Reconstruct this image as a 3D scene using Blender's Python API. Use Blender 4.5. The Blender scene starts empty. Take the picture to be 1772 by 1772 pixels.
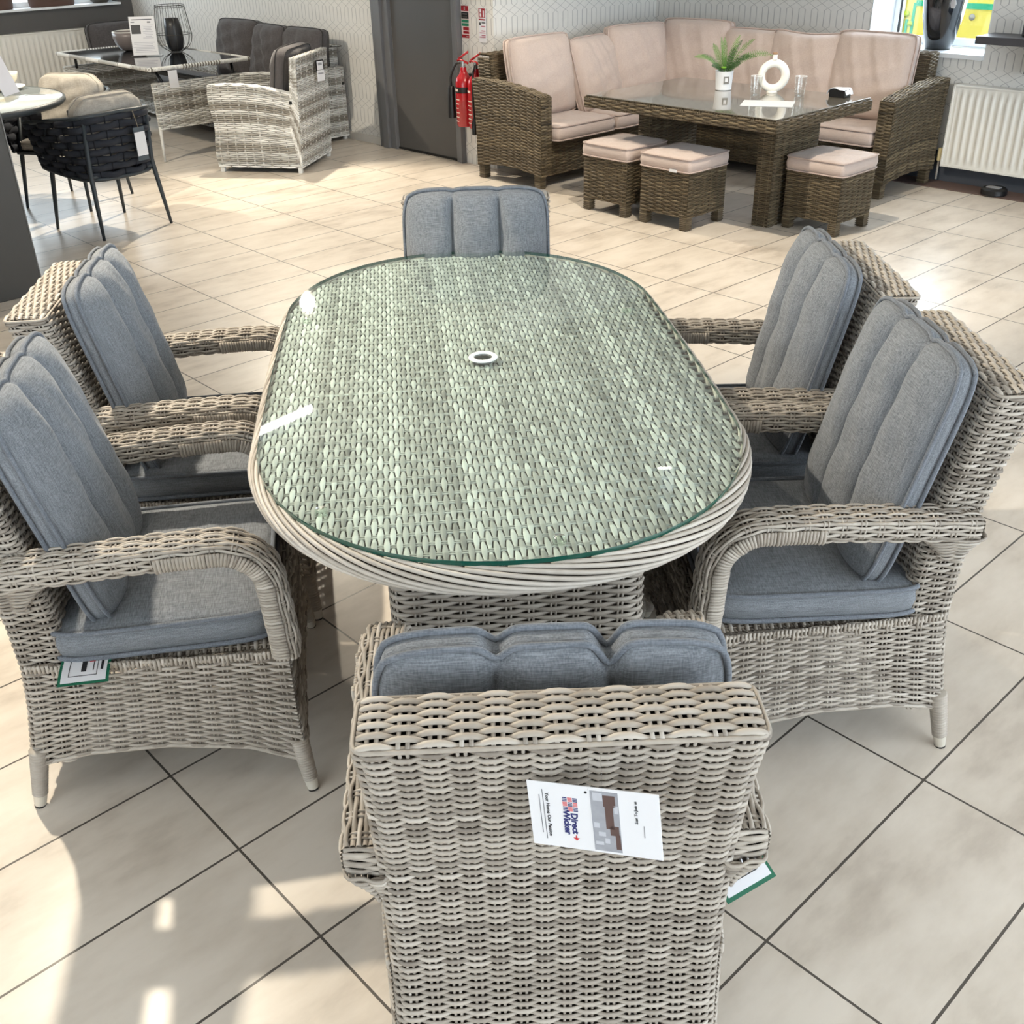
import bpy, bmesh, math, random
import numpy as np
from mathutils import Vector, Matrix

random.seed(7)
RNG = np.random.RandomState(11)
SC = bpy.context.scene
COL = SC.collection
PI = math.pi
TH = 0.745169            # angle of the room (tile grid) against the camera's heading
CU, SU = math.cos(TH), math.sin(TH)

# ------------------------------------------------------------------ camera
cam_d = bpy.data.cameras.new('camera')
cam = bpy.data.objects.new('camera', cam_d)
COL.objects.link(cam)
pitch, roll, cam_h = 0.52424372, -0.02364439, 1.70150
fwd = Vector((0, math.cos(pitch), -math.sin(pitch)))
r0 = Vector((1, 0, 0)); u0 = r0.cross(fwd)
rv = r0 * math.cos(roll) + u0 * math.sin(roll)
uv_ = -r0 * math.sin(roll) + u0 * math.cos(roll)
Mx = Matrix((rv, uv_, -fwd)).transposed().to_4x4()
Mx.translation = Vector((0, 0, cam_h))
cam.matrix_world = Mx
cam_d.sensor_width = 36.0
cam_d.lens = 36.0 * 1810.82 / 1772.0
cam_d.clip_start = 0.05
SC.camera = cam

# ------------------------------------------------------------------ world, exposure
SC.view_settings.view_transform = 'Standard'
SC.view_settings.look = 'None'
SC.view_settings.gamma = 1.0
SC.view_settings.use_curve_mapping = False
SC.view_settings.exposure = 0.12
world = bpy.data.worlds.new('sky'); SC.world = world
world.use_nodes = True
wn = world.node_tree.nodes; wl = world.node_tree.links
bg = wn['Background']
bg.inputs['Color'].default_value = (0.80, 0.90, 1.0, 1)
bg.inputs['Strength'].default_value = 4.0


def UV(u, w, z=0.0):
    """room coordinates (u towards the sofa wall, w towards the left wall) to world"""
    return Vector((u * CU - w * SU, u * SU + w * CU, z))


def area(name, loc, target, sx, sy, power, col, spread=180):
    d = bpy.data.lights.new(name, 'AREA'); d.shape = 'RECTANGLE'; d.size = sx; d.size_y = sy
    d.energy = power; d.color = col; d.spread = math.radians(spread)
    o = bpy.data.objects.new(name, d); COL.objects.link(o)
    o.location = loc
    o.rotation_euler = (Vector(target) - Vector(loc)).to_track_quat('-Z', 'Y').to_euler()
    return o


# daylight coming through the shop windows (right-hand wall, behind the camera, sofa wall, left wall)
area('daylight_right', UV(3.2, -3.9, 1.55), UV(3.2, 5, 0.6), 5.6, 2.1, 185, (0.80, 0.90, 1.0))
area('daylight_front', UV(-3.9, 0.0, 1.6), UV(4, 1.0, 0.4), 5.6, 2.0, 34, (0.95, 0.97, 1.0))
area('daylight_sofa_window', UV(7.5, 3.66, 1.45), UV(4, 3.4, 0.2), 0.8, 1.1, 34, (0.78, 0.89, 1.0))
area('daylight_left_window', UV(3.6, 11.75, 1.6), UV(3.2, 6, 0.6), 3.0, 1.1, 30, (0.85, 0.93, 1.0))


# ------------------------------------------------------------------ materials
def lin(c):
    return tuple(((x / 12.92) if x <= 0.04045 else ((x + 0.055) / 1.055) ** 2.4) for x in c)


def srgb(r, g, b):
    return lin((r / 255.0, g / 255.0, b / 255.0)) + (1.0,)


MATS = {}


def new_mat(name):
    m = bpy.data.materials.new(name); m.use_nodes = True
    MATS[name] = m
    nt = m.node_tree
    return m, nt, nt.nodes['Principled BSDF']


def mixrgb(nt, fac, a, b, mode='MIX'):
    n = nt.nodes.new('ShaderNodeMix'); n.data_type = 'RGBA'; n.blend_type = mode
    if hasattr(fac, 'links'): nt.links.new(fac, n.inputs[0])
    else: n.inputs[0].default_value = fac
    for s, v in ((n.inputs[6], a), (n.inputs[7], b)):
        if hasattr(v, 'links'): nt.links.new(v, s)
        else: s.default_value = v
    return n.outputs[2]


def noise(nt, scale, detail=3, vec=None, rough=0.5):
    n = nt.nodes.new('ShaderNodeTexNoise')
    n.inputs['Scale'].default_value = scale; n.inputs['Detail'].default_value = detail
    n.inputs['Roughness'].default_value = rough
    if vec is not None: nt.links.new(vec, n.inputs['Vector'])
    return n.outputs['Fac']


def ramp(nt, fac, stops):
    n = nt.nodes.new('ShaderNodeValToRGB')
    e = n.color_ramp.elements
    while len(e) < len(stops): e.new(0.5)
    for k, (p, c) in enumerate(stops):
        e[k].position = p; e[k].color = c
    nt.links.new(fac, n.inputs[0])
    return n.outputs[0]


def objcoord(nt, scale=(1, 1, 1), rot=(0, 0, 0)):
    t = nt.nodes.new('ShaderNodeTexCoord'); mp = nt.nodes.new('ShaderNodeMapping')
    nt.links.new(t.outputs['Object'], mp.inputs['Vector'])
    mp.inputs['Scale'].default_value = scale; mp.inputs['Rotation'].default_value = rot
    return mp.outputs['Vector']


def math_(nt, op, a, b=None, clamp=False):
    n = nt.nodes.new('ShaderNodeMath'); n.operation = op; n.use_clamp = clamp
    for i, v in enumerate((a, b)):
        if v is None: continue
        if hasattr(v, 'links'): nt.links.new(v, n.inputs[i])
        else: n.inputs[i].default_value = v
    return n.outputs[0]


def bump(nt, p, h, strength, dist=0.002):
    b = nt.nodes.new('ShaderNodeBump'); b.inputs['Strength'].default_value = strength
    b.inputs['Distance'].default_value = dist
    nt.links.new(h, b.inputs['Height']); nt.links.new(b.outputs['Normal'], p.inputs['Normal'])


def M(name, rgb, rough=0.5, var=0.08, scale=14.0, metal=0.0, spec=0.5, bmp=0.0, coat=0.0):
    """plain surface with a little procedural mottling"""
    m, nt, p = new_mat(name)
    c = srgb(*rgb)
    lo = tuple(x * (1 - var) for x in c[:3]) + (1,); hi = tuple(min(1, x * (1 + var)) for x in c[:3]) + (1,)
    f = noise(nt, scale, 4, objcoord(nt))
    nt.links.new(mixrgb(nt, f, lo, hi), p.inputs['Base Color'])
    p.inputs['Roughness'].default_value = rough; p.inputs['Metallic'].default_value = metal
    p.inputs['Specular IOR Level'].default_value = spec
    if coat: p.inputs['Coat Weight'].default_value = coat; p.inputs['Coat Roughness'].default_value = 0.05
    if bmp: bump(nt, p, f, bmp)
    return m


def wicker(name, stops, rough=0.5, streak=0.25, nscale=60):
    """woven strand: colour from the strand's own tint attribute plus fine streaks"""
    m, nt, p = new_mat(name)
    a = nt.nodes.new('ShaderNodeAttribute'); a.attribute_name = 'tint'
    n1 = noise(nt, nscale, 2, objcoord(nt)); n2 = noise(nt, 7, 2, objcoord(nt))
    f = math_(nt, 'ADD', a.outputs['Fac'], math_(nt, 'MULTIPLY', math_(nt, 'SUBTRACT', n1, 0.5), streak))
    f = math_(nt, 'ADD', f, math_(nt, 'MULTIPLY', math_(nt, 'SUBTRACT', n2, 0.5), 0.22), clamp=True)
    nt.links.new(ramp(nt, f, [(s, srgb(*c)) for s, c in stops]), p.inputs['Base Color'])
    p.inputs['Roughness'].default_value = rough
    p.inputs['Specular IOR Level'].default_value = 0.4
    return m


def fabric(name, dark, light, rough=0.95, axis=0, scale=260, bmp=0.25, sheen=0.15):
    """heathered cloth: short streaks of two yarn colours, crossed"""
    m, nt, p = new_mat(name)
    s1 = [scale, scale, scale]; s1[axis] = scale * 0.07
    s2 = [scale * 0.8] * 3; s2[(axis + 2) % 3] = scale * 0.06
    a = noise(nt, 1.0, 2, objcoord(nt, tuple(s1))); b = noise(nt, 1.0, 2, objcoord(nt, tuple(s2)))
    f = math_(nt, 'ADD', math_(nt, 'MULTIPLY', a, 0.6), math_(nt, 'MULTIPLY', b, 0.4))
    nt.links.new(ramp(nt, f, [(0.36, srgb(*dark)), (0.64, srgb(*light))]), p.inputs['Base Color'])
    p.inputs['Roughness'].default_value = rough
    p.inputs['Specular IOR Level'].default_value = 0.2
    p.inputs['Sheen Weight'].default_value = sheen
    big = noise(nt, 22, 3, objcoord(nt))
    bump(nt, p, math_(nt, 'ADD', f, math_(nt, 'MULTIPLY', big, 2.0)), bmp, 0.002)
    return m


def thin_glass(name, tint, f0=0.05, rough=0.02, tmix=1.0):
    """sheet glass: tinted see-through plus mirror reflection that grows at grazing angles"""
    m, nt, p = new_mat(name)
    nt.nodes.remove(p)
    out = nt.nodes['Material Output']
    tr = nt.nodes.new('ShaderNodeBsdfTransparent'); tr.inputs['Color'].default_value = tint
    gl = nt.nodes.new('ShaderNodeBsdfGlossy'); gl.inputs['Roughness'].default_value = rough
    gl.inputs['Color'].default_value = (1, 1, 1, 1)
    ge = nt.nodes.new('ShaderNodeNewGeometry'); dp = nt.nodes.new('ShaderNodeVectorMath'); dp.operation = 'DOT_PRODUCT'
    nt.links.new(ge.outputs['Incoming'], dp.inputs[0]); nt.links.new(ge.outputs['Normal'], dp.inputs[1])
    c = math_(nt, 'SUBTRACT', 1.0, math_(nt, 'ABSOLUTE', dp.outputs['Value']), clamp=True)
    n = noise(nt, 3, 2, objcoord(nt))
    fac = math_(nt, 'ADD', f0 * tmix, math_(nt, 'MULTIPLY', math_(nt, 'POWER', c, 5.0), 1.0 - f0 * tmix))
    fac = math_(nt, 'MULTIPLY', fac, math_(nt, 'ADD', 0.98, math_(nt, 'MULTIPLY', n, 0.04)), clamp=True)
    mx = nt.nodes.new('ShaderNodeMixShader')
    nt.links.new(fac, mx.inputs[0]); nt.links.new(tr.outputs[0], mx.inputs[1]); nt.links.new(gl.outputs[0], mx.inputs[2])
    nt.links.new(mx.outputs[0], out.inputs['Surface'])
    return m


# ------------------------------------------------------------------ mesh builder
class MB:
    def __init__(self):
        self.v = []; self.n = 0; self.q = []; self.poly = []; self.t = []

    def add(self, v, quads=None, polys=None, tint=0.5):
        v = np.asarray(v, float).reshape(-1, 3)
        self.v.append(v)
        self.t.append(np.full(len(v), tint) if np.isscalar(tint) else np.asarray(tint, float).ravel())
        if quads is not None and len(quads): self.q.append(np.asarray(quads, np.int64) + self.n)
        if polys: self.poly += [[i + self.n for i in f] for f in polys]
        self.n += len(v)

    def build(self, name, mat, parent=None, smooth=True, loc=None, rot=None):
        me = bpy.data.meshes.new(name)
        v = np.concatenate(self.v) if self.v else np.zeros((0, 3))
        q = np.concatenate(self.q).reshape(-1) if self.q else np.zeros(0, np.int64)
        nq = len(q) // 4
        li = [q]; tot = [np.full(nq, 4, np.int64)]
        if self.poly:
            li.append(np.concatenate([np.asarray(f, np.int64) for f in self.poly]))
            tot.append(np.array([len(f) for f in self.poly], np.int64))
        li = np.concatenate(li); tot = np.concatenate(tot)
        st = np.concatenate([[0], np.cumsum(tot)[:-1]]) if len(tot) else tot
        me.vertices.add(len(v)); me.vertices.foreach_set('co', v.astype(np.float32).ravel())
        me.loops.add(len(li)); me.loops.foreach_set('vertex_index', li.astype(np.int32))
        me.polygons.add(len(tot)); me.polygons.foreach_set('loop_start', st.astype(np.int32))
        me.polygons.foreach_set('use_smooth', np.full(len(tot), bool(smooth)))
        a = me.attributes.new('tint', 'FLOAT', 'POINT')
        a.data.foreach_set('value', np.concatenate(self.t).astype(np.float32))
        me.update(calc_edges=True); me.validate()
        if smooth == 'auto': me.set_sharp_from_angle(angle=math.radians(38))
        if mat is not None: me.materials.append(mat)
        o = bpy.data.objects.new(name, me); COL.objects.link(o)
        if parent is not None: o.parent = parent
        if loc is not None: o.location = loc
        if rot is not None: o.rotation_euler = rot
        return o


def grid_quads(nr, nc, wrap_r=False, wrap_c=False):
    r = np.arange(nr if wrap_r else nr - 1); c = np.arange(nc if wrap_c else nc - 1)
    R, C = np.meshgrid(r, c, indexing='ij')
    R2 = (R + 1) % nr; C2 = (C + 1) % nc
    return np.stack([R * nc + C, R * nc + C2, R2 * nc + C2, R2 * nc + C], -1).reshape(-1, 4)


def box(mb, c, s, bev=0.004, tint=0.5, rot=0.0):
    """chamfered box, centre c, full size s, turned by rot about z"""
    hx, hy, hz = s[0] / 2, s[1] / 2, s[2] / 2
    b = min(bev, hx * .45, hy * .45, hz * .45)
    bm = bmesh.new(); bmesh.ops.create_cube(bm, size=1.0)
    for v in bm.verts: v.co = Vector((v.co.x * 2 * hx, v.co.y * 2 * hy, v.co.z * 2 * hz))
    if b > 1e-5: bmesh.ops.bevel(bm, geom=bm.edges[:], offset=b, segments=2, profile=0.6, affect='EDGES')
    cr, sr = math.cos(rot), math.sin(rot)
    bm.verts.index_update()
    V = [(c[0] + cr * v.co.x - sr * v.co.y, c[1] + sr * v.co.x + cr * v.co.y, c[2] + v.co.z) for v in bm.verts]
    P = [[v.index for v in f.verts] for f in bm.faces]
    bm.free()
    mb.add(V, polys=P, tint=tint)


def frames(p, closed=False):
    p = np.asarray(p, float)
    if closed: t = np.roll(p, -1, 0) - np.roll(p, 1, 0)
    else: t = np.gradient(p, axis=0)
    t /= np.linalg.norm(t, axis=1)[:, None] + 1e-12
    n = np.zeros_like(p)
    a = np.array([0, 0, 1.0]) if abs(t[0, 2]) < .9 else np.array([1.0, 0, 0])
    n0 = a - t[0] * (a @ t[0]); n0 /= np.linalg.norm(n0)
    for i in range(len(p)):
        n0 = n0 - t[i] * (n0 @ t[i]); n0 /= np.linalg.norm(n0) + 1e-12
        n[i] = n0
    return t, n, np.cross(t, n)


def tube(mb, p, r, k=8, closed=False, caps=True, tint=0.5):
    p = np.asarray(p, float); m = len(p)
    t, n, b = frames(p, closed)
    r = np.broadcast_to(np.asarray(r, float), (m,))
    a = np.arange(k) * 2 * PI / k
    v = p[:, None] + r[:, None, None] * (n[:, None] * np.cos(a)[None, :, None] + b[:, None] * np.sin(a)[None, :, None])
    mb.add(v, grid_quads(m, k, wrap_r=closed, wrap_c=True),
           polys=None if (closed or not caps) else [list(range(k))[::-1], list(range((m - 1) * k, m * k))], tint=tint)


def lathe(mb, prof, c=(0, 0, 0), k=32, tint=0.5, cap0=True, cap1=True):
    prof = np.asarray(prof, float); a = np.arange(k) * 2 * PI / k
    v = np.stack([c[0] + prof[:, 0, None] * np.cos(a), c[1] + prof[:, 0, None] * np.sin(a),
                  c[2] + np.repeat(prof[:, 1, None], k, 1)], -1)
    m = len(prof); polys = []
    if cap0: polys.append(list(range(k))[::-1])
    if cap1: polys.append(list(range((m - 1) * k, m * k)))
    mb.add(v, grid_quads(m, k, wrap_c=True), polys=polys, tint=tint)


def smooth_path(pts, n=24):
    """Catmull-Rom through the points"""
    p = np.asarray(pts, float); p = np.vstack([2 * p[0] - p[1], p, 2 * p[-1] - p[-2]])
    out = []
    for i in range(1, len(p) - 2):
        t = np.linspace(0, 1, n, endpoint=False)[:, None]
        a, b, c, d = p[i - 1], p[i], p[i + 1], p[i + 2]
        out.append(.5 * ((2 * b) + (c - a) * t + (2 * a - 5 * b + 4 * c - d) * t ** 2 + (-a + 3 * b - 3 * c + d) * t ** 3))
    out.append(p[-2][None])
    return np.vstack(out)


def extrude(mb, outline, z0, z1, tint=0.5):
    """prism from an outline (x, y)"""
    o = np.asarray(outline, float); n = len(o)
    v = np.vstack([np.c_[o, np.full(n, z0)], np.c_[o, np.full(n, z1)]])
    mb.add(v, [[i, (i + 1) % n, n + (i + 1) % n, n + i] for i in range(n)],
           polys=[list(range(n))[::-1], list(range(n, 2 * n))], tint=tint)


def weave(mb, P, rows, cols, w, h, amp, seg=4, ring=6, stake=0.0022, gap=0.0045, flip=1.0, tint=None, wmod=0.2,
          closed=False, phase=0, stake_seg=2.0, vary=0.16, bright=0.5):
    """strands running along s, weaving over and under pairs of stakes running along t; P(s, t) -> points"""
    n = cols * seg + (0 if closed else 1)
    s = np.arange(n) / (cols * seg)
    t = (np.arange(rows) + .5) / rows
    S, T = np.meshgrid(s, t)
    e = 1e-3

    def PP(a, b):
        return P(np.mod(a, 1.0) if closed else np.clip(a, 0, 1), np.clip(b, 0, 1))
    B = PP(S, T)
    ds = PP(S + e, T) - PP(S - e, T); dt = PP(S, T + e) - PP(S, T - e)
    N = np.cross(ds, dt); N /= np.linalg.norm(N, axis=-1, keepdims=True) + 1e-12; N *= flip
    Tg = ds / (np.linalg.norm(ds, axis=-1, keepdims=True) + 1e-12)
    D = np.cross(N, Tg)
    ph = np.cos(PI * (S * cols - .5) + PI * (np.arange(rows)[:, None] + phase))
    ph = np.clip(1.35 * ph, -1, 1)
    if tint is None:
        tint = bright + vary * RNG.randn(rows)
    tint = np.broadcast_to(np.asarray(tint)[:, None] if np.ndim(tint) == 1 else tint, S.shape)
    a = np.arange(ring) * 2 * PI / ring
    W = w * (1 + wmod * ph)
    V = (B + N * (amp * ph)[..., None])[:, :, None] + D[:, :, None] * (W[..., None] * np.cos(a))[..., None] \
        + N[:, :, None] * (h * np.sin(a))[None, None, :, None]
    base = np.arange(rows)[:, None] * (n * ring)
    q = grid_quads(n, ring, wrap_r=closed, wrap_c=True)
    Q = (base[:, :, None] + q[None]).reshape(-1, 4)
    mb.add(V, Q, tint=np.repeat(tint[..., None], ring, 2))
    if stake:
        m = max(2, int(rows / stake_seg)) + 1
        tt = np.linspace(0, 1, m)
        for i in range(cols):
            for sg in (-1, 1):
                sp = np.full(m, (i + .5) / cols)
                p = PP(sp, tt); d = PP(sp + e, tt) - PP(sp - e, tt)
                d /= np.linalg.norm(d, axis=1)[:, None] + 1e-12
                tube(mb, p + d * gap * sg, stake, 5, tint=float(bright + vary * RNG.randn()))


def quadP(p00, p10, p11, p01):
    """bilinear patch: s from p00 to p10, t from p00 to p01"""
    a, b, c, d = (np.asarray(x, float) for x in (p00, p10, p11, p01))

    def P(s, t):
        s = s[..., None]; t = t[..., None]
        return (a * (1 - s) + b * s) * (1 - t) + (d * (1 - s) + c * s) * t
    return P


def quad_face(mb, P, n=8, off=0.0, tint=0.1, flip=1.0):
    """solid backing behind a woven face"""
    s = np.linspace(0, 1, n); S, T = np.meshgrid(s, s); B = P(S, T)
    e = 1e-3
    N = np.cross(P(np.clip(S + e, 0, 1), T) - P(np.clip(S - e, 0, 1), T), P(S, np.clip(T + e, 0, 1)) - P(S, np.clip(T - e, 0, 1)))
    N /= np.linalg.norm(N, axis=-1, keepdims=True) + 1e-12
    mb.add(B + N * off * flip, grid_quads(n, n), tint=tint)


def empty(name, loc, rz=0.0):
    o = bpy.data.objects.new(name, None); COL.objects.link(o)
    o.location = loc; o.rotation_euler = (0, 0, rz); o.empty_display_size = 0.1
    return o


def tag(o, label=None, cat=None, group=None, kind=None):
    if label: o['label'] = label
    if cat: o['category'] = cat
    if group: o['group'] = group
    if kind: o['kind'] = kind
    return o


def thing(name, label, cat, loc, rz=0.0, group=None):
    return tag(empty(name, loc, rz), label, cat, group)


def dup(root, loc, rz, label=None, group=None):
    r = root.copy(); COL.objects.link(r); r.location = loc; r.rotation_euler = (0, 0, rz)
    if label: r['label'] = label
    if group: r['group'] = group
    for ch in list(root.children):
        c = ch.copy(); COL.objects.link(c); c.parent = r
        for g in list(ch.children):
            d = g.copy(); COL.objects.link(d); d.parent = c
    return r


def text_part(body, size, mat, parent, mtx, name='lettering', bold=0.0, align='CENTER', ext=0.0002):
    cu = bpy.data.curves.new(name, 'FONT'); cu.body = body; cu.size = size; cu.align_x = align; cu.align_y = 'CENTER'
    cu.extrude = ext; cu.offset = bold; cu.resolution_u = 3
    t = bpy.data.objects.new(name, cu); COL.objects.link(t)
    bpy.context.view_layer.update()
    me = bpy.data.meshes.new_from_object(t.evaluated_get(bpy.context.evaluated_depsgraph_get()))
    bpy.data.objects.remove(t); bpy.data.curves.remove(cu)
    me.materials.clear(); me.materials.append(mat); me.name = name
    o = bpy.data.objects.new(name, me); COL.objects.link(o); o.parent = parent; o.matrix_local = mtx
    return o


# ------------------------------------------------------------------ the palette
WK = wicker('wicker_taupe', [(0.0, (106, 97, 88)), (0.45, (170, 161, 150)), (0.75, (197, 189, 179)), (1.0, (222, 215, 206))], 0.5)
WT = wicker('wicker_tabletop', [(0.0, (116, 116, 114)), (0.5, (176, 176, 173)), (1.0, (228, 230, 227))], 0.5, 0.15, 40)
WB = wicker('wicker_brown', [(0.0, (44, 37, 28)), (0.5, (94, 82, 64)), (0.85, (128, 114, 90)), (1.0, (164, 150, 124))], 0.55, 0.25, 160)
WG = wicker('wicker_grey_white', [(0.0, (98, 92, 84)), (0.4, (150, 146, 138)), (0.7, (205, 205, 202)), (1.0, (236, 236, 234))], 0.5, 0.2, 30)
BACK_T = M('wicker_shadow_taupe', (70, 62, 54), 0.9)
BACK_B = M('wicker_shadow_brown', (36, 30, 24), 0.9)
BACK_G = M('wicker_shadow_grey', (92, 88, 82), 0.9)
CUSH = fabric('cloth_blue_grey', (98, 102, 108), (138, 142, 148), scale=520, bmp=.12)
CUSH_D = fabric('cloth_blue_grey_piping', (94, 99, 107), (126, 131, 139), scale=520, bmp=.1)
PINK = fabric('cloth_blush_beige', (183, 165, 157), (198, 182, 174), 0.75, scale=500, bmp=0.08, sheen=0.3)
PINK_P = fabric('cloth_blush_piping', (172, 153, 145), (190, 172, 164), 0.7)
DGREY = fabric('cloth_charcoal', (72, 69, 70), (92, 88, 89), 0.9, bmp=0.15)
DGREY_P = fabric('cloth_charcoal_piping', (44, 42, 43), (62, 60, 60), 0.9)
TAUPE = fabric('cloth_stone', (164, 157, 148), (184, 178, 169), 0.9, bmp=0.15)
METAL_W = M('metal_off_white', (214, 208, 196), 0.35, 0.05, metal=0.3)
BLACK = M('black_plastic', (18, 18, 20), 0.4, 0.2)
NAVY = M('rope_navy_charcoal', (34, 38, 48), 0.85, 0.25, 60, bmp=0.3)
NAVYM = M('metal_navy_charcoal', (46, 54, 60), 0.45, 0.08)
WHITE = M('white_card', (220, 220, 224), 0.5, 0.02)
INK = M('black_ink', (26, 26, 30), 0.6, 0.05)

# ================================================================== the room
def room(name, mb, mat, kind='structure', smooth=False):
    """structure built in room axes: x = u, y = w"""
    o = mb.build(name, mat, smooth=smooth); o.rotation_euler = (0, 0, TH)
    o['kind'] = kind
    return o


def floor_mat():
    m, nt, p = new_mat('floor_tiles')
    tc = nt.nodes.new('ShaderNodeTexCoord'); mp = nt.nodes.new('ShaderNodeMapping')
    nt.links.new(tc.outputs['Object'], mp.inputs['Vector'])
    mp.inputs['Location'].default_value = (-4.221 + 60.0, -3.943 + 30.0, 0)
    br = nt.nodes.new('ShaderNodeTexBrick'); nt.links.new(mp.outputs[0], br.inputs['Vector'])
    br.offset = 0.0; br.squash = 1.0
    br.inputs['Scale'].default_value = 1.0
    br.inputs['Brick Width'].default_value = 0.6; br.inputs['Row Height'].default_value = 0.3
    br.inputs['Mortar Size'].default_value = 0.0028; br.inputs['Mortar Smooth'].default_value = 0.05
    br.inputs['Bias'].default_value = 0.0
    v = mp.outputs[0]
    n1 = noise(nt, 2.2, 5, v, 0.55)
    mp2 = nt.nodes.new('ShaderNodeMapping'); nt.links.new(v, mp2.inputs['Vector'])
    mp2.inputs['Scale'].default_value = (4.0, 11.0, 1); mp2.inputs['Rotation'].default_value = (0, 0, 0.5)
    n2 = noise(nt, 1.0, 5, mp2.outputs[0], 0.6)
    f = math_(nt, 'ADD', math_(nt, 'MULTIPLY', n1, 0.5), math_(nt, 'MULTIPLY', n2, 0.5))
    c = ramp(nt, f, [(0.30, srgb(178, 166, 153)), (0.47, srgb(212, 201, 188)), (0.60, srgb(224, 214, 202))])
    c1 = mixrgb(nt, 0.06, c, srgb(196, 184, 166))
    nt.links.new(c, br.inputs['Color1']); nt.links.new(c1, br.inputs['Color2'])
    br.inputs['Mortar'].default_value = srgb(86, 80, 74)
    nt.links.new(br.outputs['Color'], p.inputs['Base Color'])
    p.inputs['Roughness'].default_value = 0.30
    p.inputs['Specular IOR Level'].default_value = 0.42
    rr = math_(nt, 'ADD', 0.24, math_(nt, 'MULTIPLY', n1, 0.12)); nt.links.new(rr, p.inputs['Roughness'])
    b = nt.nodes.new('ShaderNodeBump'); b.inputs['Strength'].default_value = 0.35; b.inputs['Distance'].default_value = 0.002
    nt.links.new(math_(nt, 'SUBTRACT', 1.0, br.outputs['Fac']), b.inputs['Height']); nt.links.new(b.outputs[0], p.inputs['Normal'])
    return m


def wallpaper(name, axis):
    """pale paper with a thin printed trellis: upright lines that cross in rows of diamonds"""
    m, nt, p = new_mat(name)
    tc = nt.nodes.new('ShaderNodeTexCoord'); sx = nt.nodes.new('ShaderNodeSeparateXYZ')
    nt.links.new(tc.outputs['Object'], sx.inputs[0])
    X = math_(nt, 'ADD', math_(nt, 'ADD', sx.outputs[0], sx.outputs[1]), 40.0); Z = math_(nt, 'ADD', sx.outputs[2], 10.05)
    S, H = 0.052, 0.19
    zz = math_(nt, 'DIVIDE', Z, H)
    tri = math_(nt, 'PINGPONG', zz, 1.0)                       # 0..1..0 with period 2H
    off = math_(nt, 'SUBTRACT', math_(nt, 'MULTIPLY', tri, 2.2), 0.6)
    cl = nt.nodes.new('ShaderNodeClamp'); nt.links.new(off, cl.inputs[0])
    o = math_(nt, 'MULTIPLY', math_(nt, 'SUBTRACT', cl.outputs[0], 0.5), 1.5 * S * 2)

    def fam(sign, shift):
        q = math_(nt, 'ADD', X, math_(nt, 'MULTIPLY', o, sign))
        q = math_(nt, 'ADD', q, shift)
        pp = math_(nt, 'PINGPONG', q, S)
        return pp
    a = fam(1.0, 0.0); b = fam(-1.0, 0.0)
    d = math_(nt, 'MINIMUM', a, b)
    line = math_(nt, 'SUBTRACT', 1.0, math_(nt, 'DIVIDE', d, 0.0050), clamp=True)
    line = math_(nt, 'MULTIPLY', line, 0.75)
    n = noise(nt, 30, 3, tc.outputs['Object'])
    base = mixrgb(nt, n, srgb(214, 212, 208), srgb(224, 222, 218))
    nt.links.new(mixrgb(nt, line, base, srgb(126, 126, 129)), p.inputs['Base Color'])
    p.inputs['Roughness'].default_value = 0.62
    p.inputs['Specular IOR Level'].default_value = 0.3
    return m


WP_U = wallpaper('wallpaper_trellis_across', 0)
WP_W = wallpaper('wallpaper_trellis_along', 1)
PLASTER = M('plaster_pale', (222, 224, 226), 0.7, 0.03)
PAINT_D = M('paint_dark_grey', (84, 82, 81), 0.5, 0.04, 6)
SKIRT = M('skirting_slate', (66, 70, 78), 0.5, 0.06)
FRAME_W = M('frame_white', (226, 230, 234), 0.35, 0.02)
GLASSW = thin_glass('window_glass', (0.97, 0.99, 0.98, 1))

U0, U1, US = -4.2, 5.45, 7.22      # back of the shop, door wall, sofa wall
W0, WR, W1 = -4.2, 5.98, 11.6      # right wall, return, left wall
ZC = 2.9


def slab(name, u0_, u1_, w0_, w1_, z0, z1, mat, kind='structure'):
    b = MB(); box(b, ((u0_ + u1_) / 2, (w0_ + w1_) / 2, (z0 + z1) / 2), (abs(u1_ - u0_), abs(w1_ - w0_), abs(z1 - z0)), 0)
    return room(name, b, mat, kind)


slab('floor', U0, US + .4, W0, W1 + .3, -0.1, 0, floor_mat())
slab('ceiling', U0, US + .4, W0, W1 + .3, ZC, ZC + .1, M('ceiling_board', (206, 204, 200), 0.9, 0.03))

# door wall: wallpapered either side of the doorway, deep architrave
DW0, DW1 = 6.40, 7.16              # doorway along w
mb = MB()
box(mb, ((U1 + .1), (WR + DW0) / 2, ZC / 2), (.2, DW0 - WR, ZC), 0)
box(mb, ((U1 + .1), (DW1 + W1) / 2, ZC / 2), (.2, W1 - DW1, ZC), 0)
box(mb, ((U1 + .1), (DW0 + DW1) / 2, (2.05 + ZC) / 2), (.2, DW1 - DW0, ZC - 2.05), 0)
room('wall_back', mb, WP_W)
slab('wall_return', U1 + .2, US, WR, WR + .15, 0, ZC, WP_U)
# sofa wall with a deep window
WN0, WN1, WZ0, WZ1 = 3.235, 4.07, 0.80, 2.05
mb = MB()
box(mb, (US + .1, (W0 + WN0) / 2, ZC / 2), (.2, WN0 - W0, ZC), 0)
box(mb, (US + .1, (WN1 + WR + .15) / 2, ZC / 2), (.2, WR + .15 - WN1, ZC), 0)
box(mb, (US + .1, (WN0 + WN1) / 2, WZ0 / 2), (.2, WN1 - WN0, WZ0), 0)
box(mb, (US + .1, (WN0 + WN1) / 2, (WZ1 + ZC) / 2), (.2, WN1 - WN0, ZC - WZ1), 0)
room('wall_sofa_side', mb, WP_W)
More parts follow.
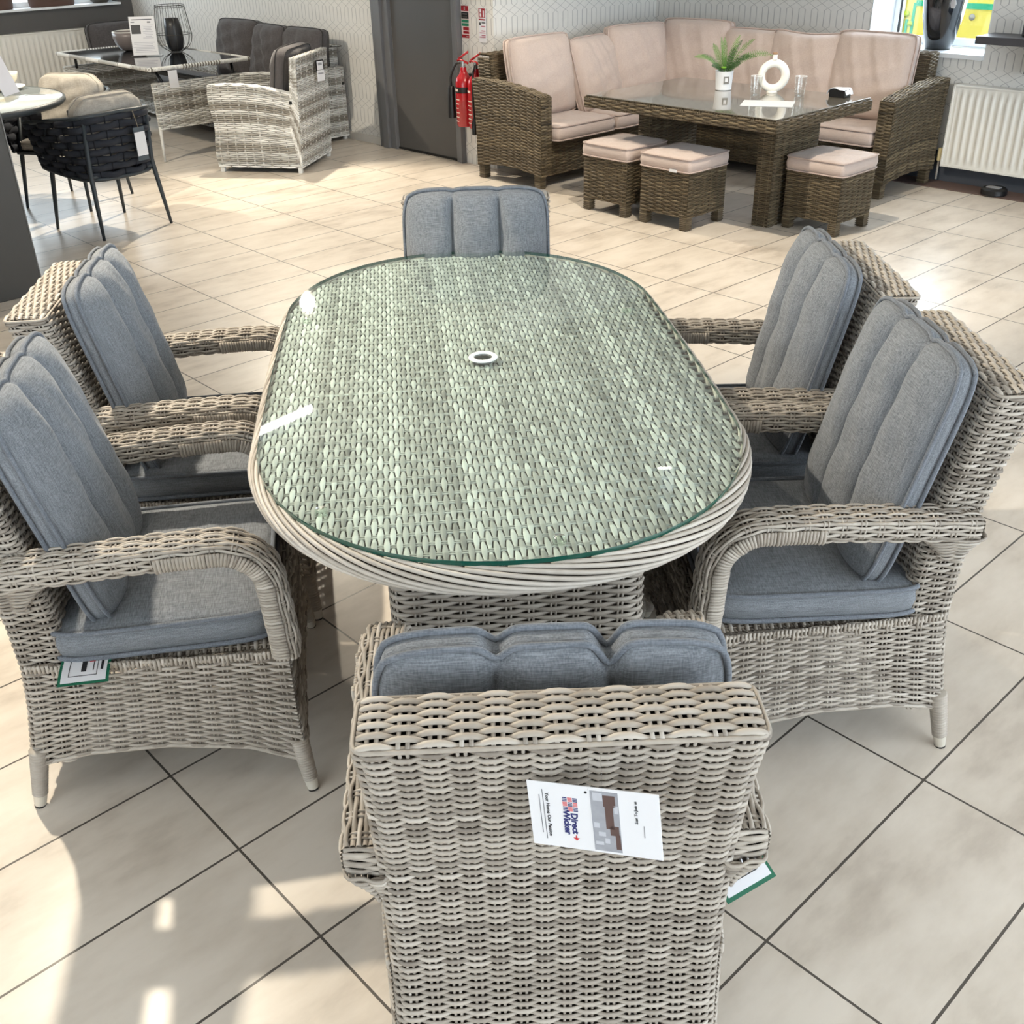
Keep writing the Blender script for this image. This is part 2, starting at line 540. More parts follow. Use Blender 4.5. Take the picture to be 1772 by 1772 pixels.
# left wall with a long window above a dark dado
LN0, LN1, LZ0, LZ1 = 2.0, 5.30, 0.915, 2.1
mb = MB()
box(mb, ((U0 + LN0) / 2, W1 + .15, ZC / 2), (LN0 - U0, .3, ZC), 0)
box(mb, ((LN1 + U1 + .2) / 2, W1 + .15, ZC / 2), (U1 + .2 - LN1, .3, ZC), 0)
box(mb, ((LN0 + LN1) / 2, W1 + .15, LZ0 / 2), (LN1 - LN0, .3, LZ0), 0)
box(mb, ((LN0 + LN1) / 2, W1 + .15, (LZ1 + ZC) / 2), (LN1 - LN0, .3, ZC - LZ1), 0)
room('wall_left', mb, PAINT_D)
# right wall and wall behind the camera, each with a long shop window
for nm, along in (('wall_right', True), ('wall_front', False)):
    mb = MB(); lo, hi = (U0, US + .3) if along else (W0, W1 + .3)
    a, c, z0, z1 = (0.3, 6.1, .45, 2.65) if along else (-2.9, 2.9, .55, 2.65)
    for x0, x1, y0, y1 in ((lo, a, 0, ZC), (c, hi, 0, ZC), (a, c, 0, z0), (a, c, z1, ZC)):
        if along: box(mb, ((x0 + x1) / 2, W0 - .1, (y0 + y1) / 2), (x1 - x0, .2, y1 - y0), 0)
        else: box(mb, (U0 - .1, (x0 + x1) / 2, (y0 + y1) / 2), (.2, x1 - x0, y1 - y0), 0)
    room(nm, mb, PLASTER)


def window(name, plane, a0, a1, z0, z1, along_u, reveal, inward, mull=0):
    """frame and pane; plane is the glass position on the normal axis"""
    f = MB(); g = MB(); t = 0.045

    def bx(b, a, c, za, zb, d=.05, off=0.0):
        if along_u: box(b, ((a + c) / 2, plane + off, (za + zb) / 2), (c - a, d, zb - za), 0.004)
        else: box(b, (plane + off, (a + c) / 2, (za + zb) / 2), (d, c - a, zb - za), 0.004)
    bx(f, a0, a0 + t, z0, z1); bx(f, a1 - t, a1, z0, z1)
    bx(f, a0 + t, a1 - t, z0, z0 + t); bx(f, a0 + t, a1 - t, z1 - t, z1)
    for k in range(mull):
        x = a0 + (a1 - a0) * (k + 1) / (mull + 1); bx(f, x - t / 2, x + t / 2, z0 + t, z1 - t)
    fr = room(name, f, FRAME_W)
    bx(g, a0 + t, a1 - t, z0 + t, z1 - t, 0.006)
    go = g.build('window_pane', GLASSW, fr, False)
    return fr


w1 = window('window_1', US + .33, WN0, WN1, WZ0 + .02, WZ1, False, .3, -1)
gk = MB()
for a, c, za, zb in ((WN0 + .045, WN0 + .06, WZ0 + .06, WZ1 - .045), (WN1 - .06, WN1 - .045, WZ0 + .06, WZ1 - .045)):
    box(gk, (US + .3, (a + c) / 2, (za + zb) / 2), (.012, c - a, zb - za), 0)
gk.build('gasket', BLACK, w1, False)
mb = MB()                              # plastered reveal and bright sill board
box(mb, (US + .29, WN1 + .03, (WZ0 + WZ1) / 2), (.18, .06, WZ1 - WZ0), 0)
box(mb, (US + .29, WN0 - .03, (WZ0 + WZ1) / 2), (.18, .06, WZ1 - WZ0), 0)
box(mb, (US + .29, (WN0 + WN1) / 2, WZ1 + .03), (.18, WN1 - WN0, .06), 0)
box(mb, (US + .10, WN1 - .001, (WZ0 + WZ1) / 2), (.205, .006, WZ1 - WZ0), 0)
box(mb, (US + .10, WN0 + .001, (WZ0 + WZ1) / 2), (.205, .006, WZ1 - WZ0), 0)
room('trim_1', mb, PLASTER)
mb = MB(); box(mb, (US + .165, (WN0 + WN1) / 2, WZ0 - .005), (.39, WN1 - WN0, .03), 0.004)
room('trim_2', mb, FRAME_W)
window('window_2', W1 + .15, LN0, LN1, LZ0 + .02, LZ1, True, .1, -1, 2)
mb = MB(); box(mb, ((LN0 + LN1) / 2, W1 + .05, LZ0 + .008), (LN1 - LN0, .24, .022), 0.004)
room('trim_3', mb, FRAME_W)
window('window_3', W0 - .1, 0.3, 6.1, .45, 2.65, True, .1, 1, 3)
window('window_4', U0 - .1, -2.9, 2.9, .55, 2.65, False, .1, 1, 3)

# skirtings and the dark strip of flooring along the sofa wall
slab('baseboard_back', U1 - .012, U1, DW1 + .24, W1, 0, .06, M('skirting_white', (206, 202, 196), .5, .03))
slab('baseboard_return', U1 + .2, US, WR - .012, WR, 0, .12, SKIRT)
slab('baseboard_sofa_side', US - .015, US, W0, WR - .02, 0, .20, SKIRT)
slab('trim_4', 7.0, US - .015, W0, WR - .02, 0, .006, M('floor_strip_umber', (96, 78, 72), .6, .1))
slab('baseboard_left', U0, U1, W1 - .015, W1, 0, .12, SKIRT)

# the grey door
DOORM = M('door_grey', (88, 86, 84), 0.45, 0.03, 5)
ARCH = M('architrave_grey', (106, 106, 108), 0.4, 0.03, 5)
mb = MB(); box(mb, (U1 + .02, (DW0 + DW1) / 2, 1.03), (.045, DW1 - DW0 - .004, 2.03), .003)
dr = room('door_1', mb, DOORM)
mb = MB()
for w0_, w1_, d in ((DW1, DW1 + .07, .035), (DW1 + .07, DW1 + .14, .06), (DW1 + .14, DW1 + .2, .045),
                    (DW0 - .05, DW0, .035), (DW0 - .075, DW0 - .05, .05)):
    box(mb, (U1 - d / 2 + .001, (w0_ + w1_) / 2, 1.06), (d, w1_ - w0_, 2.12), .004)
box(mb, (U1 - .02, (DW0 + DW1) / 2, 2.09), (.04, DW1 - DW0, .08), .004)
mb.build('door_frame', ARCH, dr, False)
mb = MB(); box(mb, (U1 - .004, (DW0 + DW1) / 2, .008), (.012, DW1 - DW0, .016), .002)
mb.build('door_sill', BLACK, dr, False)

# tall dark partition at the left edge of the view
mb = MB(); box(mb, (0.9, 5.68, .62), (1.9, .2, 1.24), .006)
o = room('trim_5', mb, M('laminate_dark_grey', (70, 68, 66), .5, .04, 8))
mb = MB(); box(mb, (1.853, 5.68, .62), (.006, .2, 1.24), .002)
mb.build('lit_end_face', M('laminate_lit_end', (120, 118, 116), .4, .03), o, False)  # end face coloured paler to stand for the light on it


# ------------------------------------------------------------------ lamps
LAMP_E, _, _p = new_mat('lamp_glow')
_p.inputs['Emission Color'].default_value = (1, 0.93, 0.80, 1); _p.inputs['Emission Strength'].default_value = 160
LAMP_T, _, _p = new_mat('tube_glow')
_p.inputs['Emission Color'].default_value = (1, 0.97, 0.92, 1); _p.inputs['Emission Strength'].default_value = 14


def spot_lamp(loc, target, power, label, size=70, col=(1, 0.89, 0.71), blend=.35, rad=.04, head=1.0):
    t = thing('spotlight', label, 'spotlight', loc, 0, 'warm ceiling spotlights')
    b = MB(); lathe(b, [(.012, .16), (.012, .03)], k=12); lathe(b, [(.05, .2), (.05, .16)], k=20)
    b.build('stem', FRAME_W, t, 'auto')
    d = (Vector(target) - Vector(loc)).normalized(); q = d.to_track_quat('-Z', 'Y')
    h = MB(); lathe(h, [(.03, .1), (.045, .09), (.05, .0), (.05, -.05), (.044, -.05), (.044, -.03)], k=24, cap1=False)
    ho = h.build('head', FRAME_W, t, 'auto'); ho.rotation_euler = q.to_euler()
    l = MB(); lathe(l, [(.001, -.028), (.043, -.03)], k=24)
    lo = l.build('lens', LAMP_E, t); lo.rotation_euler = q.to_euler(); lo.scale = ho.scale = (head, head, 1)
    ld = bpy.data.lights.new('spot', 'SPOT'); ld.energy = power; ld.color = col
    ld.spot_size = math.radians(size); ld.spot_blend = blend; ld.shadow_soft_size = rad
    lobj = bpy.data.objects.new('spot_light', ld); COL.objects.link(lobj); lobj.parent = t
    lobj.location = d * 0.06; lobj.rotation_euler = q.to_euler()
    return t


spot_lamp((-1.745, 8.87, ZC - .13), (-1.2, 5.2, 0), 420, 'warm spotlight over the grey wicker sofa', 95, head=1.5)
spot_lamp((-1.75, 3.15, ZC - .2), (-0.7, 1.5, 0), 310, 'warm spotlight over the left-hand dining chairs', 95)
spot_lamp((-3.6, 6.6, ZC - .2), (-3.9, 8.4, 0.2), 230, 'warm spotlight over the round table', 115)
spot_lamp((0.9, 5.4, ZC - .2), (0.8, 6.2, 0), 200, 'warm spotlight over the brown stools', 100)
FILL_E, _, _p = new_mat('fill_glow')  # unseen panels added to lift the light on upward faces
_p.inputs['Emission Color'].default_value = (1, 0.96, 0.90, 1); _p.inputs['Emission Strength'].default_value = 3
for x_, y_, lab in ((-1.3, .6, 'added fill light panel over the nearer left armchair'), (1.5, .9, 'added fill light panel over the nearer right armchair'),
                    (.1, -1.6, 'added fill light panel behind the camera'), (2.9, 3.6, 'added fill light panel on the right side of the shop')):
    t = thing('fill_panel', lab, 'fill light', (x_, y_, ZC - .03), TH, 'added fill panels')
    b = MB()
    for dx, dy, sx_, sy_ in ((0, .31, .66, .04), (0, -.31, .66, .04), (.31, 0, .04, .58), (-.31, 0, .04, .58)): box(b, (dx, dy, .0), (sx_, sy_, .06), .002)
    b.build('frame', FRAME_W, t, False)
    b = MB(); box(b, (0, 0, .0), (.58, .58, .03), 0); b.build('diffuser', FILL_E, t, False)
tb = thing('tube_light', 'slim white tube light on the ceiling', 'tube light', (-1.56, 6.53, ZC - .1), math.atan2(.38, .31))
b = MB(); box(b, (0, 0, .05), (.62, .07, .05), .006); b.build('housing', FRAME_W, tb, False)
b = MB(); tube(b, [(-.27, 0, .0), (0, 0, 0), (.27, 0, .0)], .016, 10); b.build('tube', LAMP_T, tb)

# ================================================================== woven dining armchair
ZR = np.array([0., .06, .145, .25, .35, .46, .60, .70, .79, .88])
YR = np.array([-.305, -.302, -.289, -.270, -.259, -.262, -.276, -.300, -.324, -.351])


def yrear(z): return np.interp(z, ZR, YR)


def rrect(hw, hd, r, n=160):
    """rounded rectangle, by arc length from the middle of the +y side, anticlockwise seen from above"""
    pts = []
    for cx, cy, a0 in ((-hw + r, hd - r, 90), (-hw + r, -hd + r, 180), (hw - r, -hd + r, 270), (hw - r, hd - r, 0)):
        a = np.radians(np.linspace(a0, a0 + 90, 12)); pts.append(np.c_[cx + r * np.cos(a), cy + r * np.sin(a)])
    p = np.vstack([[[0, hd]]] + pts + [[[0, hd]]])
    d = np.concatenate([[0], np.cumsum(np.linalg.norm(np.diff(p, axis=0), axis=1))]); d /= d[-1]
    return d, p


RD, RP = rrect(.235, .0475, .016)


def slabP(z0, z1):
    def P(s, t):
        z = z0 + (z1 - z0) * t
        x = np.interp(s, RD, RP[:, 0]); y = np.interp(s, RD, RP[:, 1])
        zt = np.clip((z - .25) / .6, 0, 1)
        x = x * (1.0 + .02 * np.clip((z - .75) / .13, 0, 1) ** 2)
        return np.stack([x, yrear(z) + .0475 + y, z], -1)
    return P


def arm_path():
    a = [(-.258, .604), (-.20, .607), (-.10, .612), (.0, .617), (.10, .620), (.175, .620)]
    c = [(.175 + .098 * math.sin(q), .522 + .098 * math.cos(q)) for q in np.radians(np.linspace(12, 90, 9))]
    d = [(.277, .47), (.281, .42), (.284, .36)]
    p = np.array(a + c + d)
    p = smooth_path(np.c_[p, np.zeros(len(p))], 6)[:, :2]
    L = np.concatenate([[0], np.cumsum(np.linalg.norm(np.diff(p, axis=0), axis=1))])
    return p, L / L[-1], L[-1]


AP, AL, ALEN = arm_path()
_t = np.gradient(AP, axis=0); _t /= np.linalg.norm(_t, axis=1)[:, None]
AN = np.c_[-_t[:, 1], _t[:, 0]]                # points up on the arm, forward on the post
RD2, RP2 = rrect(.036, .025, .014)


def armP(side):
    def P(s, t):
        y = np.interp(s, AL, AP[:, 0]); z = np.interp(s, AL, AP[:, 1])
        ny = np.interp(s, AL, AN[:, 0]); nz = np.interp(s, AL, AN[:, 1])
        a = np.interp(t, RD2, RP2[:, 0]); b = np.interp(t, RD2, RP2[:, 1])
        thick = 1 + .06 * np.clip(1 - s / .45, 0, 1)           # a little deeper towards the back
        b = np.where(b < 0, b * thick, b)
        xc = .250 + .006 * np.clip(s / .5, 0, 1) + .016 * np.clip((s - .72) / .28, 0, 1)
        return np.stack([side * (xc + a), y + ny * b, z + nz * b], -1)
    return P


def side_low(s):                                              # arched lower edge
    return np.interp(s, [0, .06, .2, .5, .8, .94, 1], [.108, .120, .138, .146, .125, .09, .075])


def sideP(side):
    def P(s, t):
        zt = .375; z = side_low(s) + (zt - side_low(s)) * t
        y0 = yrear(z) + .012; y1 = .286 + .012 * np.clip((.2 - z) / .2, 0, 1)
        x = .240 + .052 * np.clip(s * 1.0, 0, 1) ** .8 + .012 * np.clip((.3 - z) / .3, 0, 1) * s
        return np.stack([side * x, y0 + (y1 - y0) * s, z], -1)
    return P


def make_armchair():
    root = empty('wicker_armchair', (0, 0, 0))
    # --- back: one woven shell right round the slab, and a woven top
    mb = MB()
    weave(mb, slabP(.105, .872), 103, 34, .0035, .0030, .0037, seg=4, closed=True, stake=.0024, flip=1, bright=.38, vary=.13)
    q = slabP(.105, .872)

    def topP(s, t):
        x = (2 * s - 1) * .236; y = -.351 + .003 + .090 * t
        return np.stack([x, y, .8775 + .004 * np.sin(PI * t) - .0035 * (np.abs(2 * s - 1) ** 8)], -1)
    weave(mb, topP, 11, 13, .0044, .0034, .0036, seg=5, stake=.0029, gap=.0055, flip=1, bright=.50, vary=.12)
    for zz, k in ((.8745, 0),):                                # edge cord round the top
        s = np.linspace(0, 1, 140, endpoint=False)
        tube(mb, slabP(zz, zz + 1e-6)(s, s * 0) * np.array([1.004, 1.0, 1.0]), .0034, 6, closed=True, tint=.42)
    S_, T_ = np.meshgrid(np.linspace(0, 1, 60, endpoint=False), np.linspace(0, 1, 14))
    B = slabP(.11, .868)(S_, T_)
    cen = np.stack([0 * B[..., 0], yrear(B[..., 2]) + .0475, B[..., 2]], -1)
    B = cen + (B - cen) * np.array([.965, .82, 1.0])
    back = mb.build('backrest', WK, root)
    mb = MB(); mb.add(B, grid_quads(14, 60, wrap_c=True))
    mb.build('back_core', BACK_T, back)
    # --- sides, arms
    for sd in (-1, 1):
        mb = MB()
        weave(mb, sideP(sd), 33, 14, .0037, .003, .0037, seg=4, stake=.0024, flip=sd, bright=.40, vary=.13)
        s = np.linspace(0, 1, 40)
        low = sideP(sd)(s, s * 0); tube(mb, low, .0055, 6, tint=.5)
        # short upright wraps along the seat rail
        for k in range(62):
            ss = (k + .5) / 62; p = sideP(sd)(np.array([ss]), np.array([1.0]))[0]
            thick = k % 8 in (6, 7)
            y = np.array([0, .5, 1.0]); zz = p[2] - (.026 if thick else .016) + (.026 if thick else .018) * y
            tube(mb, np.c_[np.full(3, p[0] + sd * .004), np.full(3, p[1]), zz], .0037, 5, tint=.45 + .1 * RNG.randn())
        mb.build('side_panel', WK, root)
        mb = MB()
        weave(mb, armP(sd), 27, 20, .0039, .003, .0030, seg=4, ring=6, stake=.0022, flip=-sd, bright=.45, vary=.12)
        # coil of cane round the inside of the bend and the post
        n = 60
        for k in range(n):
            s = .43 + (.985 - .43) * k / (n - 1)
            tt = np.linspace(.23, .77, 14)
            p = armP(sd)(np.full(14, s), tt)
            c = armP(sd)(np.full(1, s), np.array([0.5])); c0 = p.mean(0)
            big = k % 12 in (0, 1)
            tube(mb, c0 + (p - c0) * (1.24 if big else 1.17), .0038, 6, tint=.46 + .08 * RNG.randn())
        # collar cords where the coil starts
        # rear end of the arm: closed cap and the flared bracket into the back
        def capP(s, t):
            A = armP(sd)(np.zeros_like(s), np.full_like(s, .0)); x = (2 * s - 1); z = (2 * t - 1)
            xx = sd * (.250 + .034 * x * (1 - .10 * z ** 4)); zz = .6035 + .0255 * z * (1 - .10 * x ** 4)
            return np.stack([xx, -.2605 - .006 * (1 - x ** 2) * (1 - z ** 2), zz], -1)
        weave(mb, capP, 7, 2, .0041, .003, .0022, seg=8, stake=0, flip=sd, bright=.45, vary=.1)
        def brP(s, t):
            a = np.interp(s, RD2, RP2[:, 0]) / .036; b = np.interp(s, RD2, RP2[:, 1]) / .025
            k = (1 - t) ** 1.4
            xc = .240 + .013 * k; hx = .006 + .028 * k
            yc = -.230 + .018 * k; hy = .022 + .044 * k
            return np.stack([sd * (xc + a * hx), yc + b * hy, .586 - .075 * t], -1)
        weave(mb, brP, 13, 8, .0044, .003, .0028, seg=5, closed=True, stake=0, flip=sd, bright=.38, vary=.1)
        am = mb.build('armrest', WK, root)
        mb = MB(); S_, T_ = np.meshgrid(np.linspace(0, 1, 60), np.linspace(0, 1, 24, endpoint=False))
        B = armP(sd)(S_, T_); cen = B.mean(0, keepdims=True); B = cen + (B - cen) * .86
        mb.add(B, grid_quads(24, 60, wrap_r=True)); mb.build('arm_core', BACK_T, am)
    # --- seat: front apron and woven deck
    mb = MB()

    def frP(s, t):
        z0 = np.interp(s, [0, .1, .5, .9, 1], [.075, .10, .135, .10, .075]); z = z0 + (.372 - z0) * t
        hw = .292 + .012 * np.clip((.3 - z) / .3, 0, 1)
        return np.stack([(1 - 2 * s) * hw, .288 + .012 * np.clip((.2 - z) / .2, 0, 1), z], -1)
    weave(mb, frP, 33, 14, .0037, .003, .0037, seg=4, flip=-1, bright=.4)
    box(mb, (0, .06, .352), (.47, .44, .018), .004, tint=.1)
    weave(mb, quadP((-.238, -.17, .3665), (.238, -.17, .3665), (.272, .285, .3665), (-.272, .285, .3665)), 52, 13, .0042, .0025, .003, seg=3, ring=5, flip=1, bright=.42)
    mb.build('seat', WK, root)
    # --- legs
    for sd in (-1, 1):
        for top, bot in (((sd * .237, -.272, .15), (sd * .247, -.301, .0)), ((sd * .288, .280, .13), (sd * .312, .297, .0))):
            top = np.array(top); bot = np.array(bot); mb = MB()
            m = 96; tt = np.linspace(0, 1, m); p = top + (bot + (top - bot) * .22 - top) * tt[:, None]
            r = .0185 - .004 * tt; r = r + .0026 * np.abs(np.sin(np.arange(m) * PI / 6))
            tube(mb, p, r, 12, tint=.45)
            lg = mb.build('leg', WK, root)
            mb = MB(); q = bot + (top - bot) * .23
            tube(mb, [bot + (q - bot) * .12, q], [.0125, .0155], 14); fc = mb.build('foot_cap', METAL_W, lg, 'auto')
            mb = MB(); tube(mb, [bot, bot + (q - bot) * .13], [.0125, .0128], 14); mb.build('foot_pad', BLACK, lg, 'auto')
    return root


# ------------------------------------------------------------------ cushions
def cushion(mb, pm, w, h, band, front, back, lobes=0, nx=41, nz=33, corner=.10, dips=0.0, wob=.0025, seed=0, prad=.0045, sag=0.0, pipes=2, dip_off=None):
    """boxed cushion in the x (width) / z (height) plane, puffed along -y (front) and +y (back).
    lobes > 0 quilts it into that many upright channels; dips notches the top seam at the channels"""
    rs = np.random.RandomState(seed)
    a = np.linspace(-1, 1, nx); b = np.linspace(-1, 1, nz); A, Bz = np.meshgrid(a, b)
    X = A * w / 2 * np.sqrt(1 - corner * Bz ** 2 * (np.abs(Bz) > .0) * np.abs(Bz) ** 6 * 2)
    Z = Bz * h / 2 * np.sqrt(1 - corner * A ** 2 * np.abs(A) ** 6 * 2)
    ph = rs.rand(6) * 6.28
    wv = wob * (np.sin(9 * A + ph[0] + 3 * Bz) + np.sin(13 * Bz + ph[1] - 4 * A) + .7 * np.sin(21 * A + 8 * Bz + ph[2]))
    edge = ((1 - np.abs(A) ** 3.2) * (1 - np.abs(Bz) ** 4.5)).clip(0) ** .55
    if lobes:
        u = (A + 1) / 2 * lobes
        q = 2 * (u - np.floor(np.clip(u, 0, lobes - 1e-6))) - 1
        lb = np.sqrt((1 - np.abs(q) ** 2.6).clip(0)) ** .9
        inner = (np.abs(A) < 1 - 1e-9)
        chan = .22 + .78 * lb
        border = np.minimum(1, (1 - np.abs(Bz)) / .16)
        chan = 1 - (1 - chan) * np.where((u > .5) & (u < lobes - .5), 1, 0) * (.25 + .75 * border)
        for k in range(1, lobes):
            d = 0.0 if dip_off is None else dip_off[k - 1]
            Z = Z - dips * (1 + d) * np.exp(-((u - k) / .11) ** 2) * ((Bz + 1) / 2) ** 4
    else: chan = 1.0
    if sag: Z = Z - sag * (1 - A ** 2) * ((Bz + 1) / 2) ** 6
    yf = -band / 2 - front * edge * chan + wv * edge
    yb = band / 2 + back * edge * chan + wv[::-1] * edge
    F = np.stack([X, yf, Z], -1); K = np.stack([X, yb, Z], -1)
    n = nx * nz
    q = grid_quads(nz, nx)
    loop = [(0, i) for i in range(nx)] + [(j, nx - 1) for j in range(1, nz)] + [(nz - 1, i) for i in range(nx - 2, -1, -1)] + [(j, 0) for j in range(nz - 2, 0, -1)]
    li = np.array([j * nx + i for j, i in loop])
    Fl = F.reshape(-1, 3)[li]; Kl = K.reshape(-1, 3)[li]
    m = len(li); cen = (Fl + Kl) / 2; out = cen - np.array([[0, 0, 0]]); nrm = np.c_[out[:, 0] / (w / 2), np.zeros(m), out[:, 2] / (h / 2)]
    nrm /= np.linalg.norm(nrm, axis=1)[:, None] + 1e-9
    mid = cen + nrm * band * .10
    V = np.vstack([F.reshape(-1, 3), K.reshape(-1, 3), mid])
    mi = 2 * n + np.arange(m); nx_ = np.roll(np.arange(m), -1)
    Q = np.vstack([q, (q + n)[:, ::-1], np.stack([li[nx_], li, mi, mi[nx_]], -1), np.stack([mi[nx_], mi, li + n, li[nx_] + n], -1)])
    mb.add(V, Q)
    if pm is not None:
        tube(pm, Fl + nrm * prad * .8 + np.array([0, -prad * .2, 0]), prad, 6, closed=True)
        if pipes > 1: tube(pm, Kl + nrm * prad * .8 + np.array([0, prad * .2, 0]), prad, 6, closed=True)


def cushion_thing(name, label, cat, group, mat, pmat, loc, rz, tilt, **kw):
    """tilt: 0 = upright (front faces -y), pi/2 = lying flat with its front up"""
    mb = MB(); pm = MB(); cushion(mb, pm, **kw)
    o = mb.build(name, mat)
    tag(o, label, cat, group)
    p = pm.build('piping', pmat, o)
    o.matrix_world = Matrix.Translation(loc) @ Matrix.Rotation(rz, 4, 'Z') @ Matrix.Rotation(-tilt, 4, 'X')
    return o


# ------------------------------------------------------------------ the six chairs round the oval table
chair0 = make_armchair()
CH = [('near', .042, 1.246, 1.5, 'grey wicker armchair nearest the camera, its back towards us with a swing tag'),
      ('LF', -.802, 1.987, -80.8, 'grey wicker armchair on the left side of the oval table, nearer the camera'),
      ('RF', .669, 2.053, 91.9, 'grey wicker armchair on the right side of the oval table, nearer the camera'),
      ('RB', .640, 2.646, 89.6, 'grey wicker armchair on the right side of the oval table, farther from the camera'),
      ('LB', -.872, 2.655, -84.0, 'grey wicker armchair on the left side of the oval table, farther from the camera'),
      ('far', -.092, 3.215, 180.7, 'grey wicker armchair at the far end of the oval table, facing us')]
CHT = {}
for i, (k, x, y, a, lab) in enumerate(CH):
    if i == 0:
        o = chair0; o.location = (x, y, 0); o.rotation_euler = (0, 0, math.radians(a)); tag(o, lab, 'armchair', 'armchairs round the oval table')
    else: o = dup(chair0, (x, y, 0), math.radians(a), lab)
    CHT[k] = (x, y, math.radians(a))


def at_chair(k, lx, ly, lz):
    x, y, a = CHT[k]
    return Vector((x + math.cos(a) * lx - math.sin(a) * ly, y + math.sin(a) * lx + math.cos(a) * ly, lz))


where = dict(near='armchair nearest the camera', LF='nearer armchair left of the oval table', RF='nearer armchair right of the oval table',
             RB='farther armchair right of the oval table', LB='farther armchair left of the oval table', far='armchair at the far end of the oval table')
for i, k in enumerate(CHT):
    x, y, a = CHT[k]
    cushion_thing('seat_cushion', 'flat blue-grey seat cushion on the ' + where[k], 'cushion', 'blue-grey seat cushions', CUSH, CUSH_D,
                  at_chair(k, 0, .036, .414), a, PI / 2, w=.498, h=.435, band=.060, front=.012, back=.010, corner=.05, seed=i, nx=31, nz=29, wob=.0012, prad=.0056)
    off = {'near': (1.3, .2), 'far': (.1, -.1)}.get(k, (RNG.rand() - .3, RNG.rand() - .3))
    lean = math.radians({'near': 11, 'LF': 14, 'RF': 14, 'RB': 13, 'LB': 13, 'far': 9}[k])
    cz = {'near': .640, 'far': .660}.get(k, .684)
    cushion_thing('back_cushion', 'quilted three-channel blue-grey back cushion on the ' + where[k], 'cushion', 'blue-grey back cushions', CUSH, CUSH_D,
                  at_chair(k, {'near': .0, 'LF': 0, 'RF': -.005}.get(k, 0), -.135 if k == 'near' else -.138, cz), a + PI, lean, w=.455, h={'near': .54, 'far': .54}.get(k, .51), band=.030, front=.052, back=.024, lobes=3,
                  nx=67, nz=41, corner=.07, dips={'near': .016, 'far': .004}.get(k, .008), seed=20 + i, wob=.0018, prad=.0048, dip_off=off)

# ================================================================== the oval table
TC = Vector((-.062, 2.408, 0)); TR = math.radians(5.6)
table = thing('oval_dining_table', 'oval grey wicker dining table with a greenish glass top and parasol hole', 'dining table', (TC.x, TC.y, 0), TR)


def oval(n=240, grow=0.0, hw=.505, straight=.345, end=.575):
    """stadium-like outline with elliptical ends; long axis y"""
    a = np.linspace(0, 2 * PI, n, endpoint=False)
    c, s = np.cos(a), np.sin(a)
    x = (hw + grow) * np.sign(c) * np.abs(c) ** .93
    y = (end + grow) * np.sign(s) * np.abs(s) ** .93 + straight * np.clip(s * 6, -1, 1)
    p = np.c_[x, y]; p = np.vstack([p, p[:1]])
    d = np.concatenate([[0], np.cumsum(np.linalg.norm(np.diff(p, axis=0), axis=1))])
    u = np.linspace(0, d[-1], n, endpoint=False)
    return np.c_[np.interp(u, d, p[:, 0]), np.interp(u, d, p[:, 1])]


OUT = oval(400)
poly = np.vstack([OUT, OUT[:1]])
mb = MB()                                    # woven bed under the glass
zt = .7335
xs = np.arange(-.498, .4981, .0112)
for k, xx in enumerate(xs):
    sgn = OUT[:, 0]
    ys = []
    for i in range(len(OUT)):
        x0, x1 = poly[i, 0], poly[i + 1, 0]
        if (x0 - xx) * (x1 - xx) <= 0 and x0 != x1: ys.append(poly[i, 1] + (poly[i + 1, 1] - poly[i, 1]) * (xx - x0) / (x1 - x0))
    if len(ys) < 2: continue
    y0, y1 = min(ys), max(ys)
    y = np.arange(math.ceil(y0 / .006) * .006, y1, .006)
    if len(y) < 3: continue
    ph = np.cos(PI * y / .036 + PI * (k % 2))
    w = .0043 * (1 + .30 * ph); z = zt + .0026 * (.75 * ph + .42)
    n = len(y); h = .0013
    a = np.array([[-1, 0], [-.55, 1], [.55, 1], [1, 0]])
    V = np.stack([xx + w[:, None] * a[None, :, 0], np.repeat(y[:, None], 4, 1), z[:, None] + h * a[None, :, 1]], -1)
    blk = np.floor(y / .036 + .5 * (k % 2)).astype(int)
    tv = .60 + .13 * np.sin(k * .35) + .12 * RNG.randn() + .14 * np.sin(blk * 1.7 + k * .9) + .10 * RNG.randn(200)[np.abs(blk) % 200]
    mb.add(V, grid_quads(n, 4), tint=np.repeat(tv, 4))
yy = np.arange(-.936, .937, .036)
for y in yy:                                 # flat cross pairs
    xi = []
    for i in range(len(OUT)):
        a_, b_ = poly[i, 1], poly[i + 1, 1]
        if (a_ - y) * (b_ - y) <= 0 and a_ != b_: xi.append(poly[i, 0] + (poly[i + 1, 0] - poly[i, 0]) * (y - a_) / (b_ - a_))
    if len(xi) < 2: continue
    for dy in (-.0034, .0034):
        tube(mb, [(min(xi), y + dy, zt), (0, y + dy, zt), (max(xi), y + dy, zt)], .0026, 5, tint=.62 + .1 * RNG.randn())
mb.build('woven_top', WT, table)
mb = MB(); extrude(mb, oval(120, -.006), .700, .7285); mb.build('top_board', M('board_under_weave', (112, 110, 104), .9), table, False)
